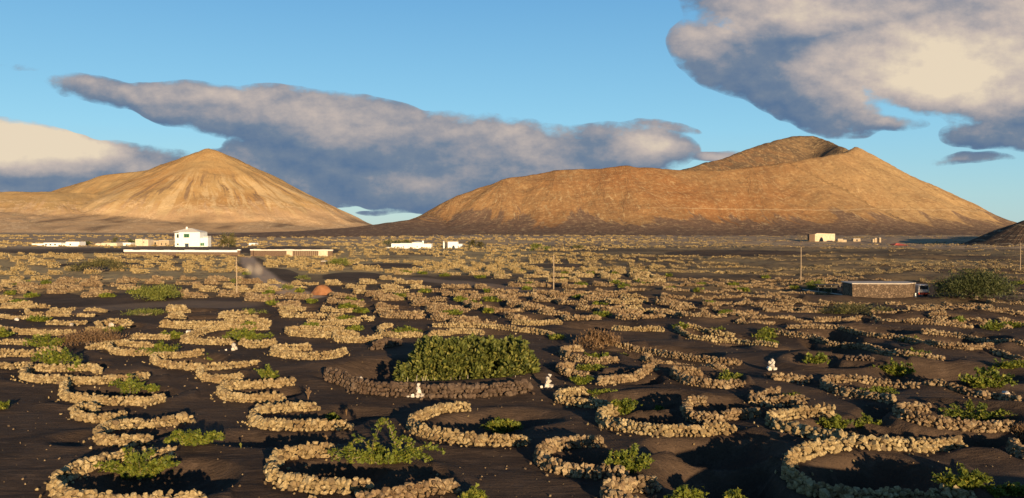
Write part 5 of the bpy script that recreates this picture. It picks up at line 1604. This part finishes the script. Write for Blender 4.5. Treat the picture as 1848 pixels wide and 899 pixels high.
def truck():
    b = on_ground(1677, 537, gh); s = b[1] / F_PX
    root = tag(empty('small_truck', b + np.array([0, 1.5, 0]), R(20)), 'small dusty pale and red truck parked right of the brown stone shed', 'truck')
    cab = MB(); cab.prism([(-1.05, .45), (1.0, .45), (1.0, 1.05), (.85, 1.75), (-.9, 1.75), (-1.05, 1.05)], 0, 1.3); cab.build('cab', M_VANW, root, bev=.06)
    MB().box(-.78, .76, -.03, -.004, 1.08, 1.6).build('windscreen', M_GLASS, root)
    MB().box(-1.08, 1.05, -.12, -.004, .35, .62).build('bumper', M_RED, root, bev=.02)
    MB().box(-1.05, 1.05, 1.34, 3.9, .55, 1.25).build('cargo_bed', M_RED, root, bev=.03)
    MB().box(1.004, 1.05, .1, 1.25, .5, 1.1).build('door', M_RED, root)
    for x in (-.72, .68): MB().tube([(x, -.16, .78), (x, -.02, .78)], .13, 10).build('headlight', M_ROOFW, root)
    for x in (-.95, .95):
        for y in (.6, 3.1): MB().tube([(x - .11, y, .32), (x + .11, y, .32)], .36, 14).build('wheel', M_TYRE, root)


truck()


# ------------------------------------------------------------------ dust over the dirt track
def dust(px, py, wpx, hpx, label, dn):
    b = on_ground(px, py, gh); s = b[1] / F_PX; w = wpx * s / 2; h = hpx * s
    bm = bmesh.new(); bmesh.ops.create_icosphere(bm, subdivisions=3, radius=1)
    for v in bm.verts: v.co = Vector((v.co.x * w, v.co.y * w * 1.5, v.co.z * h / 2 + h / 2))
    me_ = bpy.data.meshes.new('dust_cloud'); bm.to_mesh(me_); bm.free()
    m, t_ = mat('tan_dust')
    co = t_.new('ShaderNodeTexCoord').outputs['Object']
    c0 = t_.n.new('ShaderNodeVectorMath'); c0.operation = 'MULTIPLY_ADD'; t_.l.new(co, c0.inputs[0])
    c0.inputs[1].default_value = (.5 / w, .5 / (w * 1.5), 1 / h); c0.inputs[2].default_value = (0, 0, -.5)
    ln_ = t_.n.new('ShaderNodeVectorMath'); ln_.operation = 'LENGTH'; t_.l.new(c0.outputs[0], ln_.inputs[0])
    fall = t_.sstep(ln_.outputs['Value'], .12, .5, 1.0, 0.0)
    nz = t_.noise(co, .5, 2, .5)
    de = t_.math('MULTIPLY', t_.math('MULTIPLY', t_.math('MULTIPLY', t_.math('MULTIPLY', fall, fall), fall), nz), dn)
    pv = t_.new('ShaderNodeVolumeScatter', {'Color': rgb(.97, .66, .38), 'Density': de, 'Anisotropy': -0.1})
    t_.new('ShaderNodeOutputMaterial', {'Volume': pv.outputs[0]})
    me_.materials.append(m)
    o = link('dust_cloud', me_, None, tuple(b)); tag(o, label, 'dust', 'dust plumes over the dirt track', kind='stuff')


dust(450, 506, 26, 40, 'left tan dust plume rising over the dirt track', .75)
dust(466, 508, 30, 44, 'right tan dust plume rising over the dirt track', .65)
bpy.context.view_layer.update()
